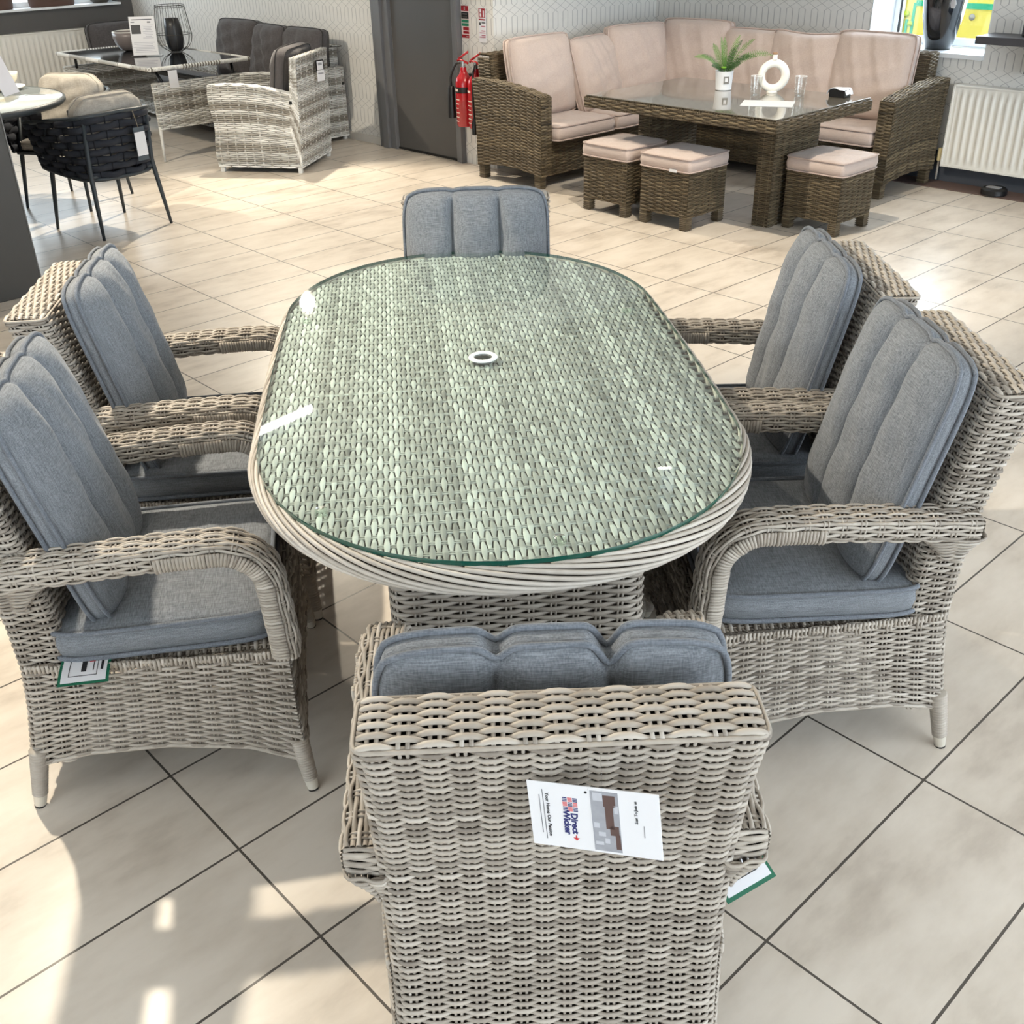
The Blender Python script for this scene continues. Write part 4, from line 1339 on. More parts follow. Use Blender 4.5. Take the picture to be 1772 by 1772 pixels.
def tumbler(u, w, label):
    t = thing('glass_tumbler', label, 'glass', UV(u, w, ZT), 0, 'tumblers on the brown table')
    m = MB(); lathe(m, [(.026, 0), (.029, .006), (.036, .118), (.0345, .119), (.0335, .115), (.027, .018)], k=32, cap1=False); m.build('glass_wall', TG, t, 'auto')
    m = MB(); lathe(m, [(.001, .017), (.0265, .016)], k=24); lathe(m, [(.026, .001), (.0275, .014)], k=24, cap0=False, cap1=False); m.build('thick_base', thin_glass('base_glass', (.90, .93, .94, 1), rough=.05) if 'base_glass' not in MATS else MATS['base_glass'], t)
    m = MB()
    r = np.random.RandomState(3)
    for i in range(34):
        a = r.rand() * 6.28; z = .03 + .075 * r.rand(); R = .030 + .005 * z / .1
        c = np.array([R * math.cos(a), R * math.sin(a), z]); s = .0016 + .0012 * r.rand()
        m.add([c + np.array(d_) * s for d_ in ((1, 0, 0), (0, 1, 0), (-1, 0, 0), (0, -1, 0), (0, 0, 1), (0, 0, -1))],
              polys=[[0, 1, 4], [1, 2, 4], [2, 3, 4], [3, 0, 4], [1, 0, 5], [2, 1, 5], [3, 2, 5], [0, 3, 5]])
    m.build('bubbles', BUB, t)
    m = MB(); aa = np.linspace(0, 2 * PI, 40, endpoint=False); tube(m, np.c_[.0352 * np.cos(aa), .0352 * np.sin(aa), np.full(40, .1185)], .0011, 5, closed=True); m.build('lip', BUB, t)


tumbler(5.68, 3.90, 'bubbled glass tumbler left of the ring vase, nearer the camera')
tumbler(5.83, 3.69, 'bubbled glass tumbler right of the ring vase')
mb = MB(); box(mb, (0, 0, .0008), (.21, .297, .0016), .0003)
pp = mb.build('paper_sheet', M('paper_cool', (206, 208, 212), .4, .03), None, False); pp.location = UV(5.52, 3.70, ZT); pp.rotation_euler = (0, 0, TH + .5)
tag(pp, 'white sheet of paper lying on the brown table in front of the tumblers', 'paper')
bx = thing('wrapped_box', 'small black box half wrapped in white plastic on the brown table', 'box', UV(6.0, 3.52, ZT), TH + .1)
mb = MB(); box(mb, (0, 0, .022), (.09, .10, .044), .004); mb.build('box_body', BLACK, bx, False)
mb = MB(); S, T = np.meshgrid(np.linspace(-1, 1, 15), np.linspace(-1, 1, 15))
V = np.stack([.054 * S + .004 * np.sin(7 * T), .064 * T + .004 * np.sin(9 * S), .048 + .004 * np.sin(6 * S + 4 * T) - .030 * (np.abs(T) ** 8) - .012 * (np.clip(S, 0, 1) ** 6)], -1)
mb.add(V, grid_quads(15, 15)); mb.build('plastic_wrap', M('plastic_white', (228, 230, 234), .25, .03), bx)

# ------------------------------------------------------------------ sofa wall: radiator, shelf, urn, what is outside the window
def radiator(name, label, origin, axis, length, height, zb, depth, n, face_dir, parent_rot):
    """local x along the wall, -y out of the wall"""
    t = thing(name, label, 'radiator', origin, parent_rot)
    RW = MATS.get('radiator_white') or M('radiator_white', (226, 224, 218), .35, .02)
    m = MB(); N = n * 10 + 1; x = np.linspace(0, length, N)
    edge = np.minimum(1, np.minimum(x, length - x) / .035)
    prof = -depth + .008 - .012 * np.clip(np.cos(2 * PI * x * n / length + PI), -.5, .7) * (edge >= 1)
    Z = np.array([zb + .012, zb + .045, zb + .075, zb + height - .075, zb + height - .045, zb + height - .012])
    amp = np.array([0, 0, 1, 1, 0, 0])
    Y = prof[None] * amp[:, None] + (-depth + .008) * (1 - amp[:, None])
    m.add(np.stack([np.broadcast_to(x, Y.shape), Y, np.broadcast_to(Z[:, None], Y.shape)], -1), grid_quads(6, N))
    m.build('panel', RW, t)
    m = MB()
    box(m, (length / 2, -depth / 2, zb + height - .006), (length, depth, .012), .004)
    box(m, (.006, -depth / 2, zb + height / 2), (.012, depth, height), .004); box(m, (length - .006, -depth / 2, zb + height / 2), (.012, depth, height), .004)
    box(m, (length / 2, -depth / 2, zb + .008), (length, depth, .014), .004)
    m.build('casing', RW, t, False)
    m = MB(); tube(m, [(-.03, -.05, 0.02), (-.03, -.05, zb + .07), (-.028, -.05, zb + .08), (0.01, -.05, zb + .08)], .0075, 8); m.build('pipe', M(name + '_pipe', (188, 182, 172), .4, .05) , t)
    m = MB(); tube(m, [(-.03, -.05, zb + .03), (-.03, -.05, zb + .11)], .017, 12); m.build('valve', M(name + '_valve', (222, 206, 160), .45, .05), t, 'auto')
    return t


# right radiator runs along -w from w = 3.42
radiator('radiator', 'white ribbed panel radiator on the right under the shelf', UV(US - .002, 3.36, 0), 'w', 1.5, .52, .115, .09, 30, 1, TH - PI / 2)
rl = radiator('radiator', 'long cream radiator on the left wall behind the stone-cushioned chair', UV(2.7, W1 - .002, 0), 'u', 2.17, .52, .20, .09, 40, 1, TH)
sh = thing('wall_shelf', 'thick dark grey shelf on the right above the radiator', 'shelf', UV(US, 3.2, 0), TH - PI / 2)
mb = MB(); box(mb, (.55, -.125, .925), (1.1, .25, .045), .003); mb.build('board', M('shelf_dark', (72, 70, 74), .45, .05), sh, False)
for x_ in (.30, .9):
    mb = MB(); box(mb, (x_, -.06, .82), (.03, .12, .17), .003); mb.build('bracket', MATS['shelf_dark'], sh, False)
so = thing('candle_jar', 'small black jar at the edge of the wall shelf', 'jar', UV(US - .12, 2.93, .948))
mb = MB(); lathe(mb, [(.036, 0), (.04, .004), (.04, .08), (.036, .084)], k=28); mb.build('jar_body', BLACK, so, 'auto')
mb = MB(); lathe(mb, [(.03, .084), (.03, .10), (.012, .104)], k=28); mb.build('lid', M('lid_dark', (40, 40, 44), .3, .1), so, 'auto')
pk = thing('floor_puck', 'round black puck-shaped device on the floor under the right radiator', 'device', UV(7.06, 2.93, .006), TH)
mb = MB(); lathe(mb, [(.075, 0), (.082, .006), (.082, .034), (.07, .044), (.001, .046)], k=40, cap1=False); mb.build('body', BLACK, pk, 'auto')
mb = MB(); box(mb, (-.01, 0, .0475), (.05, .085, .006), .002); mb.build('top_plate', M('plate_grey', (150, 150, 152), .3, .05), pk, False)

urn = thing('urn_vase', 'large glossy black urn on the window sill', 'vase', UV(US + .145, 3.63, WZ0 + .011), TH)
mb = MB()
lathe(mb, [(.078, 0), (.086, .006), (.104, .08), (.126, .20), (.140, .31), (.138, .38), (.118, .45), (.082, .49), (.062, .51), (.060, .54), (.072, .565), (.064, .565), (.054, .54)], k=56, cap1=False)
GLOSS = M('glaze_black', (16, 20, 26), .12, .2, 5, coat=.6)
mb.build('urn_body', GLOSS, urn)
for sg in (-1, 1):
    mb = MB(); tube(mb, smooth_path([(0, sg * .06, .52), (0, sg * .115, .51), (0, sg * .150, .45), (0, sg * .132, .38)], 8), .010, 10); mb.build('handle', GLOSS, urn)
ht = thing('hexagon_tag', 'white hexagonal price tag hanging on the black urn', 'tag', UV(US + .02, 3.512, WZ0 + .30), TH - .5)
mb = MB(); a = np.linspace(0, 2 * PI, 7)[:6] + PI / 6
v = np.vstack([np.c_[np.full(6, -.001), .033 * np.sin(a), .033 * np.cos(a)], np.c_[np.full(6, .001), .033 * np.sin(a), .033 * np.cos(a)]])
mb.add(v, [[i, (i + 1) % 6, 6 + (i + 1) % 6, 6 + i] for i in range(6)], polys=[[5, 4, 3, 2, 1, 0], [6, 7, 8, 9, 10, 11]]); mb.build('card', WHITE, ht, False)
mb = MB(); tube(mb, [(0, 0, .03), (.03, .01, .09), (.05, .03, .16)], .0009, 5); mb.build('string', WHITE, ht)

# yellow hoarding standing outside the sofa-wall window
hb = thing('yellow_board', 'bright yellow board with green stripes outside the sofa window', 'board', UV(8.6, 3.4, 0), TH)
YEL = M('board_yellow', (244, 222, 96), .6, .03, 4); GRN = M('board_green', (30, 176, 130), .6, .03)
mb = MB(); box(mb, (.03, 0, .75), (.05, 3.4, 1.5), .004); mb.build('panel', YEL, hb, False)
for y0_, y1_, z0_, z1_ in ((-1.2, .72, .955, .995), (1.0, 1.075, .96, 1.0), (1.075, 1.095, .5, .98), (1.125, 1.145, .5, .86)):
    mb = MB(); box(mb, (0, (y0_ + y1_) / 2, (z0_ + z1_) / 2), (.01, y1_ - y0_, z1_ - z0_), 0); mb.build('stripe', GRN, hb, False)
mb = MB(); box(mb, (-.004, 0, .36), (.012, 3.38, .72), 0); mb.build('lower_band', M('board_grey', (150, 156, 166), .6, .03), hb, False)
mb = MB(); box(mb, (-.006, 1.21, .95), (.01, .10, 1.08), 0); mb.build('pale_strip', M('board_white', (236, 240, 226), .5, .02), hb, False)
for k, (y_, z_, r_) in enumerate(((1.14, .90, .026), (1.10, .83, .022))):
    mb = MB(); lathe(mb, [(.001, .002), (r_, .0)], k=20); o = mb.build('lime_spot', M('spot_lime%d' % k, (196, 216, 40), .6), hb); o.rotation_euler = (0, -PI / 2, 0); o.location = (-.012, y_, z_)
mb = MB(); lathe(mb, [(.001, .002), (.024, .0)], k=20); o = mb.build('emblem', M('emblem_grey', (176, 170, 160), .6), hb); o.rotation_euler = (0, -PI / 2, 0); o.location = (-.012, .60, .90)
mb = MB(); box(mb, (9.5 - 0, 5, -.06), (8, 30, .1), 0); room('ground', mb, M('paving_outside', (150, 150, 150), .8, .1))

# ------------------------------------------------------------------ door wall: extinguishers and signs
RED = M('enamel_red', (172, 18, 30), .25, .06, coat=.4); CHROME = M('fitting_chrome', (190, 190, 190), .25, .05, metal=.9)


def extinguisher(w, label, horn, band):
    t = thing('fire_extinguisher', label, 'fire extinguisher', UV(5.335, w, 0), TH - PI / 2, 'fire extinguishers by the door')
    z0, z1, r = .30, .66, .062
    m = MB(); lathe(m, [(.03, z0 - .002), (r - .008, z0), (r, z0 + .012), (r, z1 - .06), (r * .86, z1 - .025), (r * .5, z1), (.024, z1 + .02), (.022, z1 + .045)], k=36); b = m.build('cylinder', RED, t, 'auto')
    m = MB(); lathe(m, [(r + .0008, .535), (r + .0008, .575)], k=36, cap0=False, cap1=False)
    m.build('label_band', BLACK if band else RED, b)
    m = MB()
    for z, w_, h_ in ((.555, .05, .016),) + tuple((.49 - .03 * i, .07 - .01 * (i % 3), .006) for i in range(6)):
        a = np.linspace(-PI / 2 - w_ / r / 2 - .35, -PI / 2 + w_ / r / 2 - .35, 9)
        for zz in (z,):
            v = np.vstack([np.c_[(r + .0016) * np.cos(a), (r + .0016) * np.sin(a), np.full(9, zz - h_ / 2)], np.c_[(r + .0016) * np.cos(a), (r + .0016) * np.sin(a), np.full(9, zz + h_ / 2)]])
            m.add(v, grid_quads(2, 9))
    m.build('printing', M('print_cream', (224, 204, 196), .6) if 'print_cream' not in MATS else MATS['print_cream'], b)
    m = MB(); lathe(m, [(.018, z1 + .04), (.018, z1 + .085), (.008, z1 + .09)], k=16); m.build('valve', CHROME, t, 'auto')
    m = MB(); tube(m, [(.05, -.0, z1 + .075), (-.045, 0, z1 + .095), (-.06, 0, z1 + .085)], .009, 8); tube(m, [(-.045, 0, z1 + .10), (.055, 0, z1 + .150)], .008, 8)
    m.build('lever', RED, t)
    m = MB(); tube(m, smooth_path([(-.02, 0, z1 + .075), (-.07, -.01, z1 + .06), (-.118, -.02, z1 - .02), (-.122, -.02, z1 - .09)], 8) if horn else smooth_path([(.02, -.03, z1 + .07), (.045, -.07, z1), (.05, -.078, z1 - .2), (.045, -.07, .38)], 8), .0085, 8); m.build('hose', BLACK, t)
    m = MB()
    if horn: lathe(m, [(.018, z1 - .09), (.024, z1 - .10), (.031, z1 - .31), (.029, z1 - .31)], (-.122, -.02, 0), 20)
    else: lathe(m, [(.010, .38), (.018, .35), (.020, .27), (.008, .265)], (.045, -.07, 0), 16)
    m.build('nozzle', BLACK, t, 'auto')
    m = MB(); box(m, (0, .085, z1 - .02), (.05, .05, .03), .003); m.build('bracket', BLACK, t, False)
    return t


extinguisher(6.19, 'red fire extinguisher with a black discharge horn beside the door', True, True)
extinguisher(6.055, 'red fire extinguisher half hidden behind the wicker sofa arm', False, False)


def sign(w0_, w1_, z0, z1, label, blocks, base):
    t = thing('wall_sign', label, 'sign', UV(U1 - .004, (w0_ + w1_) / 2, (z0 + z1) / 2), TH - PI / 2)
    W_, H_ = w1_ - w0_, z1 - z0
    m = MB(); box(m, (0, 0, 0), (W_, .004, H_), .001); b = m.build('sign_plate', base, t, False)
    for nm, mat, lst in blocks:
        m = MB()
        for x0, x1, y0, y1 in lst: box(m, ((x0 + x1) / 2 * W_, -.0026 - .0004 * (nm != 'panel'), (y0 + y1) / 2 * H_), ((x1 - x0) * W_, .0012, (y1 - y0) * H_), 0)
        m.build(nm, mat, t, False)


SR = M('sign_red', (150, 18, 34), .5, .04); SG = M('sign_green', (36, 122, 92), .5, .04); SRL = M('sign_grey_print', (150, 140, 140), .5, .04); SPK = M('sign_rose', (176, 108, 124), .5, .04)
sign(6.235, 6.315, .885, 1.095, 'narrow red, black and green extinguisher sign next to the door', [
    ('panel', SR, [(-.48, .48, .34, .5), (-.30, .48, -.26, -.16), (-.30, .48, -.37, -.29), (-.48, .48, -.5, -.40)]),
    ('black_panel', INK, [(-.48, .48, .10, .31)]), ('green_panel', SG, [(-.48, .48, -.02, .07), (-.48, .48, -.13, -.04)]),
    ('printing', SRL, [(-.3, .3, .23, .26), (-.34, .3, .14, .18), (-.1, .05, .37, .47), (.1, .4, -.47, -.44)])], M('sign_blush', (226, 206, 204), .5, .02))
sign(6.055, 6.13, .865, 1.09, 'narrow white and red fire notice to the right of the other sign', [
    ('panel', SR, [(-.44, .44, .22, .48), (-.44, .44, .14, .18)]),
    ('lettering', WHITE, [(-.30, -.06, .36, .46), (-.30, -.06, .24, .34), (.14, .32, .24, .42)]),
    ('printing', SPK, [(-.1, .44, -.05, -.02), (-.1, .44, -.18, -.15), (-.1, .44, -.31, -.28), (-.38, .44, -.36, -.33), (-.38, .44, -.23, -.21)]),
    ('dark_print', INK, [(-.05, .44, .06, .085), (-.38, -.2, .0, .08)])], WHITE)

# ================================================================== grey and white wicker group on the left
def bands(z):
    return .62 + .24 * np.sin(z * 62) + .16 * np.sin(z * 23 + 1.0)


GW = Woven(.0135, .06, .6, band=bands, w=.0066, h=.0016, amp=.0022, stake=.003, gap=.004, seg=3, ring=5)


def grey_arm_panel(mb, co, p0, p1, zlo, z0, z1, thick, flip):
    """woven arm wall from p0 (front) to p1 (back), top falling from z0 to z1"""
    p0 = np.array(p0, float); p1 = np.array(p1, float); d = (p1 - p0) / np.linalg.norm(p1 - p0); n = np.array([-d[1], d[0]])

    def mk(off, fl):
        def P(s, t):
            zt = z0 + (z1 - z0) * s ** 1.6 + .02 * np.sin(PI * s); z = zlo + (zt - zlo) * t
            bow = .010 * np.sin(t * PI * 3)
            a = p0 + n * off; q = a[None, None] + (p1 - p0)[None, None] * s[..., None] if s.ndim == 2 else a[None] + (p1 - p0)[None] * s[..., None]
            q = q - d * (bow * (1 - 2 * s))[..., None]
            return np.concatenate([q, z[..., None]], -1)
        face(mb, P, 40, 10, fl, .6, core=co, tint=bands(np.linspace(zlo, z0, 40)) + .07 * RNG.randn(40), **GW.kw)
        return P
    A = mk(0, -flip); B = mk(thick, flip)

    def top(s, t):
        o = np.ones_like(s); a = A(s, o); b = B(s, o); return a + (b - a) * t[..., None]
    face(mb, top, 6, 10, -flip, .8, core=co, **GW.kw)
    for e in (0.0, 1.0):
        def end(s, t, e=e):
            a = A(np.full_like(s, e), t); b = B(np.full_like(s, e), t); return a + (b - a) * s[..., None]
        face(mb, end, 40, 1, flip if e == 0 else -flip, .65, core=co, tint=bands(np.linspace(zlo, z0, 40)), **GW.kw)


# armchair: local x across, y towards its front
fx = (UV(3.98, 7.50) + UV(4.37, 6.96)) / 2
fd = (UV(3.98, 7.50) - UV(4.37, 6.96)).normalized()      # towards the front
ga = math.atan2(fd.y, fd.x) - PI / 2
sdv = Vector((math.cos(ga), math.sin(ga), 0))
gc = fx + sdv * (.335 if (UV(4.86, 7.38) - UV(4.37, 6.96)).dot(sdv) > 0 else -.335)
SGN = 1 if (UV(4.86, 7.38) - UV(4.37, 6.96)).dot(sdv) > 0 else -1
gch = thing('wicker_tub_armchair', 'grey and white wicker armchair with a charcoal cushion, turned away from us', 'armchair', gc, ga)
for sg in (-1, 1):
    wv('arm', gch, lambda mb, co: grey_arm_panel(mb, co, (sg * .325, .335), (sg * .325, -.325), .035, .615, .555, -.06 * sg, 1.0 if sg > 0 else -1.0), WG, BACK_G)
def gback(mb, co):
    x = .325
    GW.quad(mb, co, (-x, -.33, .035), (x, -.33, .035), (x, -.375, .80), (-x, -.375, .80))
    GW.quad(mb, co, (x, -.27, .30), (-x, -.27, .30), (-x, -.325, .80), (x, -.325, .80))
    GW.quad(mb, co, (-x, -.375, .80), (x, -.375, .80), (x, -.325, .80), (-x, -.325, .80))
    for s in (-1, 1):
        q = ((s * x, -.27, .30), (s * x, -.33, .035), (s * x, -.375, .80), (s * x, -.325, .80))
        GW.quad(mb, co, *(q if s < 0 else (q[1], q[0], q[3], q[2])))
wv('backrest', gch, gback, WG, BACK_G)
wv('seat', gch, lambda mb, co: (GW.quad(mb, co, (.27, .33, .035), (-.27, .33, .035), (-.27, .33, .30), (.27, .33, .30)), box(mb, (0, .03, .29), (.54, .6, .02), .004, tint=.4)), WG, BACK_G)
for sx in (-1, 1):
    for sy in (-1, 1):
        mb = MB(); box(mb, (sx * .31, sy * .31, .022), (.03, .03, .044), .004, tint=.8); mb.build('leg', WG, gch, False)
mb = MB(); box(mb, (SGN * -.326, -.30, .50), (.012, .022, .022), .003); mb.build('clip', BLACK, gch, False)
Wl = gch.location
cushion_thing('back_cushion', 'charcoal back cushion in the grey and white wicker armchair', 'cushion', 'charcoal back cushions', DGREY, DGREY_P,
              gc + fd * -.20 + Vector((0, 0, .60)), ga + PI, .16, w=.54, h=.50, band=.07, front=.08, back=.035, corner=.08, nx=25, nz=23, wob=.004, prad=.004, seed=60)
cushion_thing('seat_cushion', 'charcoal seat cushion in the grey and white wicker armchair', 'cushion', 'charcoal seat cushions', DGREY, DGREY_P,
              gc + fd * .04 + Vector((0, 0, .345)), ga, PI / 2, w=.52, h=.56, band=.07, front=.02, back=.006, corner=.04, nx=21, nz=21, wob=.002, prad=.004, seed=61)
lpos = gc + fd * -.415 + sdv * .03 * SGN + Vector((0, 0, .675)); lf = (-lpos.to_2d().normalized() * .6 + (-fd).to_2d() * .7).normalized()
tgm = thing('paper_label', 'white and black paper label on the back of the grey wicker armchair', 'label', lpos, math.atan2(lf.y, lf.x) + PI / 2)
mb = MB(); box(mb, (0, -.004, .03), (.075, .003, .085), .0005); mb.build('black_card', BLACK, tgm, False)
mb = MB(); box(mb, (0, -.007, .035), (.055, .002, .06), .0005); box(mb, (0, -.007, -.035), (.07, .002, .075), .0005); mb.build('white_card', WHITE, tgm, False)
mb = MB(); box(mb, (0, -.0085, .045), (.035, .001, .018), 0); box(mb, (0, -.0085, -.02), (.05, .001, .01), 0); mb.build('printing', M('print_mid_grey', (150, 150, 156), .6), tgm, False)

# corner sofa behind
gs = thing('wicker_sofa', 'grey and white wicker corner sofa with charcoal cushions along the papered wall', 'sofa', UV(5.1, 9.6, 0), TH)
GX, GY = 5.1, 9.6
def G(u, w, z): return (u - GX, w - GY, z)
def gs_arm(mb, co):
    u0_, u1_, w0_, w1_ = 4.78, 5.42, 7.82, 7.89
    GW.quad(mb, co, G(u1_, w0_, .03), G(u0_, w0_, .03), G(u0_, w0_, .60), G(u1_, w0_, .60)) if 0 else GW.quad(mb, co, G(u0_, w0_, .03), G(u1_, w0_, .03), G(u1_, w0_, .58), G(u0_, w0_, .58))
    GW.quad(mb, co, G(u0_, w0_, .58), G(u1_, w0_, .58), G(u1_, w1_, .58), G(u0_, w1_, .58))
    GW.quad(mb, co, G(u0_, w1_, .03), G(u0_, w0_, .03), G(u0_, w0_, .58), G(u0_, w1_, .58))
wv('arm', gs, gs_arm, WG, BACK_G)
def gs_back(mb, co):
    GW.quad(mb, co, G(5.30, 9.35, .3), G(5.30, 7.89, .3), G(5.34, 7.89, .74), G(5.34, 9.35, .74))
    GW.quad(mb, co, G(5.34, 9.35, .74), G(5.34, 7.80, .74), G(5.42, 7.80, .74), G(5.42, 9.35, .74))
    GW.quad(mb, co, G(5.30, 11.4, .3), G(5.30, 9.35, .3), G(5.34, 9.35, .50), G(5.34, 11.4, .50))
    GW.quad(mb, co, G(5.34, 11.4, .50), G(5.34, 9.35, .50), G(5.42, 9.35, .50), G(5.42, 11.4, .50))
    GW.quad(mb, co, G(5.34, 7.89, .55), G(5.42, 7.89, .55), G(5.42, 7.89, .74), G(5.34, 7.89, .74))
    GW.quad(mb, co, G(4.85, 11.30, .3), G(5.3, 11.30, .3), G(5.3, 11.33, .66), G(4.85, 11.33, .66))
    GW.quad(mb, co, G(4.85, 11.33, .66), G(5.3, 11.33, .66), G(5.3, 11.42, .66), G(4.85, 11.42, .66))
wv('backrest', gs, gs_back, WG, BACK_G)
def gs_base(mb, co):
    GW.quad(mb, co, G(4.80, 10.7, .04), G(4.80, 7.89, .04), G(4.80, 7.89, .30), G(4.80, 10.7, .30))
    box(mb, (5.07 - GX, 9.6 - GY, .295), (.56, 3.4, .02), .004, tint=.4); None
wv('seat_base', gs, gs_base, WG, BACK_G)
mb = MB(); box(mb, (5.40 - GX, 7.818 - GY, .45), (.022, .012, .022), .003); mb.build('clip', BLACK, gs, False)
for u, w in ((4.82, 7.86), (5.40, 7.86), (4.82, 10.7), (4.82, 11.3)):
    mb = MB(); box(mb, (u - GX, w - GY, .02), (.03, .03, .04), .003, tint=.8); mb.build('leg', WG, gs, False)
for i, (w, z, lab) in enumerate(((9.02, .645, 'left of the three charcoal back cushions on the grey wicker sofa'), (8.46, .635, 'middle of the three charcoal back cushions on the grey wicker sofa'),
                                 (7.96 + .04, .63, 'right of the three charcoal back cushions on the grey wicker sofa'))):
    cushion_thing('back_cushion', lab, 'cushion', 'charcoal back cushions', DGREY, DGREY_P, UV(5.17 - .03 * (i == 1), w, z), F_U + (.10, -.08, .06)[i], .20, w=.57 if i == 0 else .52, h=.50, band=.06, front=.085, back=.03,
                  corner=.06, nx=25, nz=23, wob=.006, prad=.004, seed=70 + i)
cushion_thing('back_cushion', 'charcoal back cushion beside the left radiator, behind the bowl', 'cushion', 'charcoal back cushions', DGREY, DGREY_P, UV(5.02, 11.2, .56), F_R, .2, w=.55, h=.44, band=.07, front=.05, back=.03, corner=.08, nx=21, nz=21, wob=.004, prad=.004, seed=75)
cushion_thing('seat_cushion', 'long charcoal seat cushion of the grey wicker sofa', 'cushion', 'charcoal seat cushions', DGREY, DGREY_P, UV(5.04, 9.25, .335), F_U, PI / 2, w=2.7, h=.56, band=.06, front=.02, back=.004, corner=.03, nx=41, nz=15, wob=.003, prad=.004, seed=76)

# lift table with a black glass top
gt = thing('lift_table', 'grey wicker table with a black glass top and pale woven edge', 'table', UV(4.31, 9.02, 0), TH)
hx, hy = .435, .86
mb = MB(); box(mb, (0, 0, .683), (2 * hx - .03, 2 * hy - .03, .012), .002); mb.build('glass_top', M('glass_black', (30, 33, 36), .05, .05, spec=.7, coat=.4), gt, False)
mb = MB()
for (a, b) in (((-hx, -hy), (hx, -hy)), ((hx, -hy), (hx, hy)), ((hx, hy), (-hx, hy)), ((-hx, hy), (-hx, -hy))):
    a = np.array([*a, .68]); b = np.array([*b, .68]); n = int(dist(a, b) / .012); d = (b - a) / np.linalg.norm(b - a); nn = np.array([d[1], -d[0], 0])
    for k in range(n):
        c = a + (b - a) * (k + .5) / n; ti = .9 if (k % 2 == 0 or math.sin(k * .13) > .3) else .15
        aa = np.linspace(0, 2 * PI, 9)[:8]
        tube(mb, [c + nn * .010 * math.cos(q) + np.array([0, 0, .011 * math.sin(q)]) for q in aa], .0058, 5, closed=True, tint=ti)
mb.build('woven_edge', WG, gt)
for sx in (-1, 1):
    for sy in (-1, 1):
        mb = MB(); tube(mb, [(sx * .31, sy * .80, .56), (sx * .34, sy * .72, .68)], .012, 8); mb.build('lift_strut', BLACK, gt)
        mb = MB(); tube(mb, [(sx * .41, sy * .82, .26), (sx * .435, sy * .85, .0)], [.014, .010], 8, tint=.75); mb.build('leg', WG, gt)
for sy in (-1, 1):
    def gt_end(mb, co):
        y0, y1 = (-.835, -.80) if sy < 0 else (.80, .835)
        GW.box(mb, co, -.415, .415, y0, y1, .235, .575, 'frblt')
    wv('end_panel', gt, gt_end, WG, BACK_G)
mb = MB(); box(mb, (0, 0, .565), (.06, 1.6, .03), .004); mb.build('rail', BLACK, gt, False)
tc_ = thing('price_card', 'small white card hanging under the black glass table', 'card', UV(3.955, 8.185, .55), TH)
tc_.location = UV(4.05, 8.16, .60)
mb = MB(); box(mb, (0, -.02, 0), (.075, .002, .125), .0004); mb.build('card', WHITE, tc_, False)

# things on that table
ZG = .69
bw = thing('bowl', 'round grey bowl with a white rim on the black glass table', 'bowl', UV(4.36, 9.45, ZG))
mb = MB(); lathe(mb, [(.05, 0), (.085, .012), (.122, .06), (.138, .11), (.136, .15), (.130, .15), (.130, .11), (.115, .065), (.06, .018), (.001, .014)], k=44, cap1=False); mb.build('bowl_body', M('glaze_mauve_grey', (128, 120, 120), .35, .08), bw)
mb = MB(); a = np.linspace(0, 2 * PI, 60, endpoint=False); tube(mb, np.c_[.133 * np.cos(a), .133 * np.sin(a), np.full(60, .151)], .005, 6, closed=True); mb.build('rim', M('rim_white', (232, 230, 226), .4), bw)
sgn = thing('sign_holder', 'white printed price sheet in a clear stand on the black glass table', 'sign', UV(4.24, 8.93, ZG), TH - .62)
ACR = thin_glass('acrylic_clear', (.95, .96, .96, 1))
Mt = Matrix.Rotation(math.radians(-12), 4, 'X')
mb = MB(); box(mb, (0, 0, .155), (.215, .003, .305), .001); o = mb.build('acrylic', ACR, sgn, False); o.matrix_local = Mt
mb = MB(); box(mb, (0, .035, .002), (.25, .10, .004), .001); mb.build('foot', ACR, sgn, False)
mb = MB(); box(mb, (0, -.003, .155), (.205, .001, .292), .0002); pg = mb.build('sheet', WHITE, sgn, False); pg.matrix_local = Mt
PGR = M('print_soft_grey', (168, 168, 180), .6)
mb = MB(); box(mb, (-.055, -.004, .205), (.075, .001, .068), 0); mb.build('picture', M('print_picture_dark', (44, 44, 50), .5, .3, 60), pg, False)
mb = MB()
for z, x0, x1 in ((.278, -.08, .08),): box(mb, ((x0 + x1) / 2, -.004, z), (x1 - x0, .001, .007), 0)
box(mb, (.055, -.004, .258), (.028, .001, .010), 0); box(mb, (-.075, -.004, .260), (.03, .001, .006), 0); mb.build('heading', M('print_dark_grey', (90, 90, 98), .6), pg, False)
mb = MB()
for k in range(9): box(mb, (.045 - .004 * (k % 3), -.004, .235 - .012 * k), (.085 - .012 * (k % 4), .001, .0035), 0)
for k in range(7): box(mb, (.0 - .01 * (k % 2), -.004, .105 - .012 * k), (.17 - .02 * (k % 3), .001, .0035), 0)
mb.build('printing', PGR, pg, False)
ln = thing('wire_lantern', 'rounded wire lantern cage with a dark inner vessel behind the price sheet', 'lantern', UV(4.56, 9.02, ZG))
WIRE = M('wire_bronze', (74, 70, 62), .45, .1, metal=.6)
for k in range(16):
    a = 2 * PI * k / 16; R = np.array([.05, .12, .148, .140, .125, .12]); Z = np.array([.004, .05, .12, .20, .32, .36]); p = smooth_path(np.c_[R, R * 0, Z], 5)
    mb = MB(); tube(mb, np.c_[p[:, 0] * math.cos(a), p[:, 0] * math.sin(a), p[:, 2]], .0018, 5); mb.build('wire', WIRE, ln)
for R, Z in ((.12, .36), (.12, .345), (.146, .14), (.05, .004)):
    mb = MB(); a = np.linspace(0, 2 * PI, 44, endpoint=False); tube(mb, np.c_[R * np.cos(a), R * np.sin(a), np.full(44, Z)], .0022, 5, closed=True); mb.build('hoop', WIRE, ln)
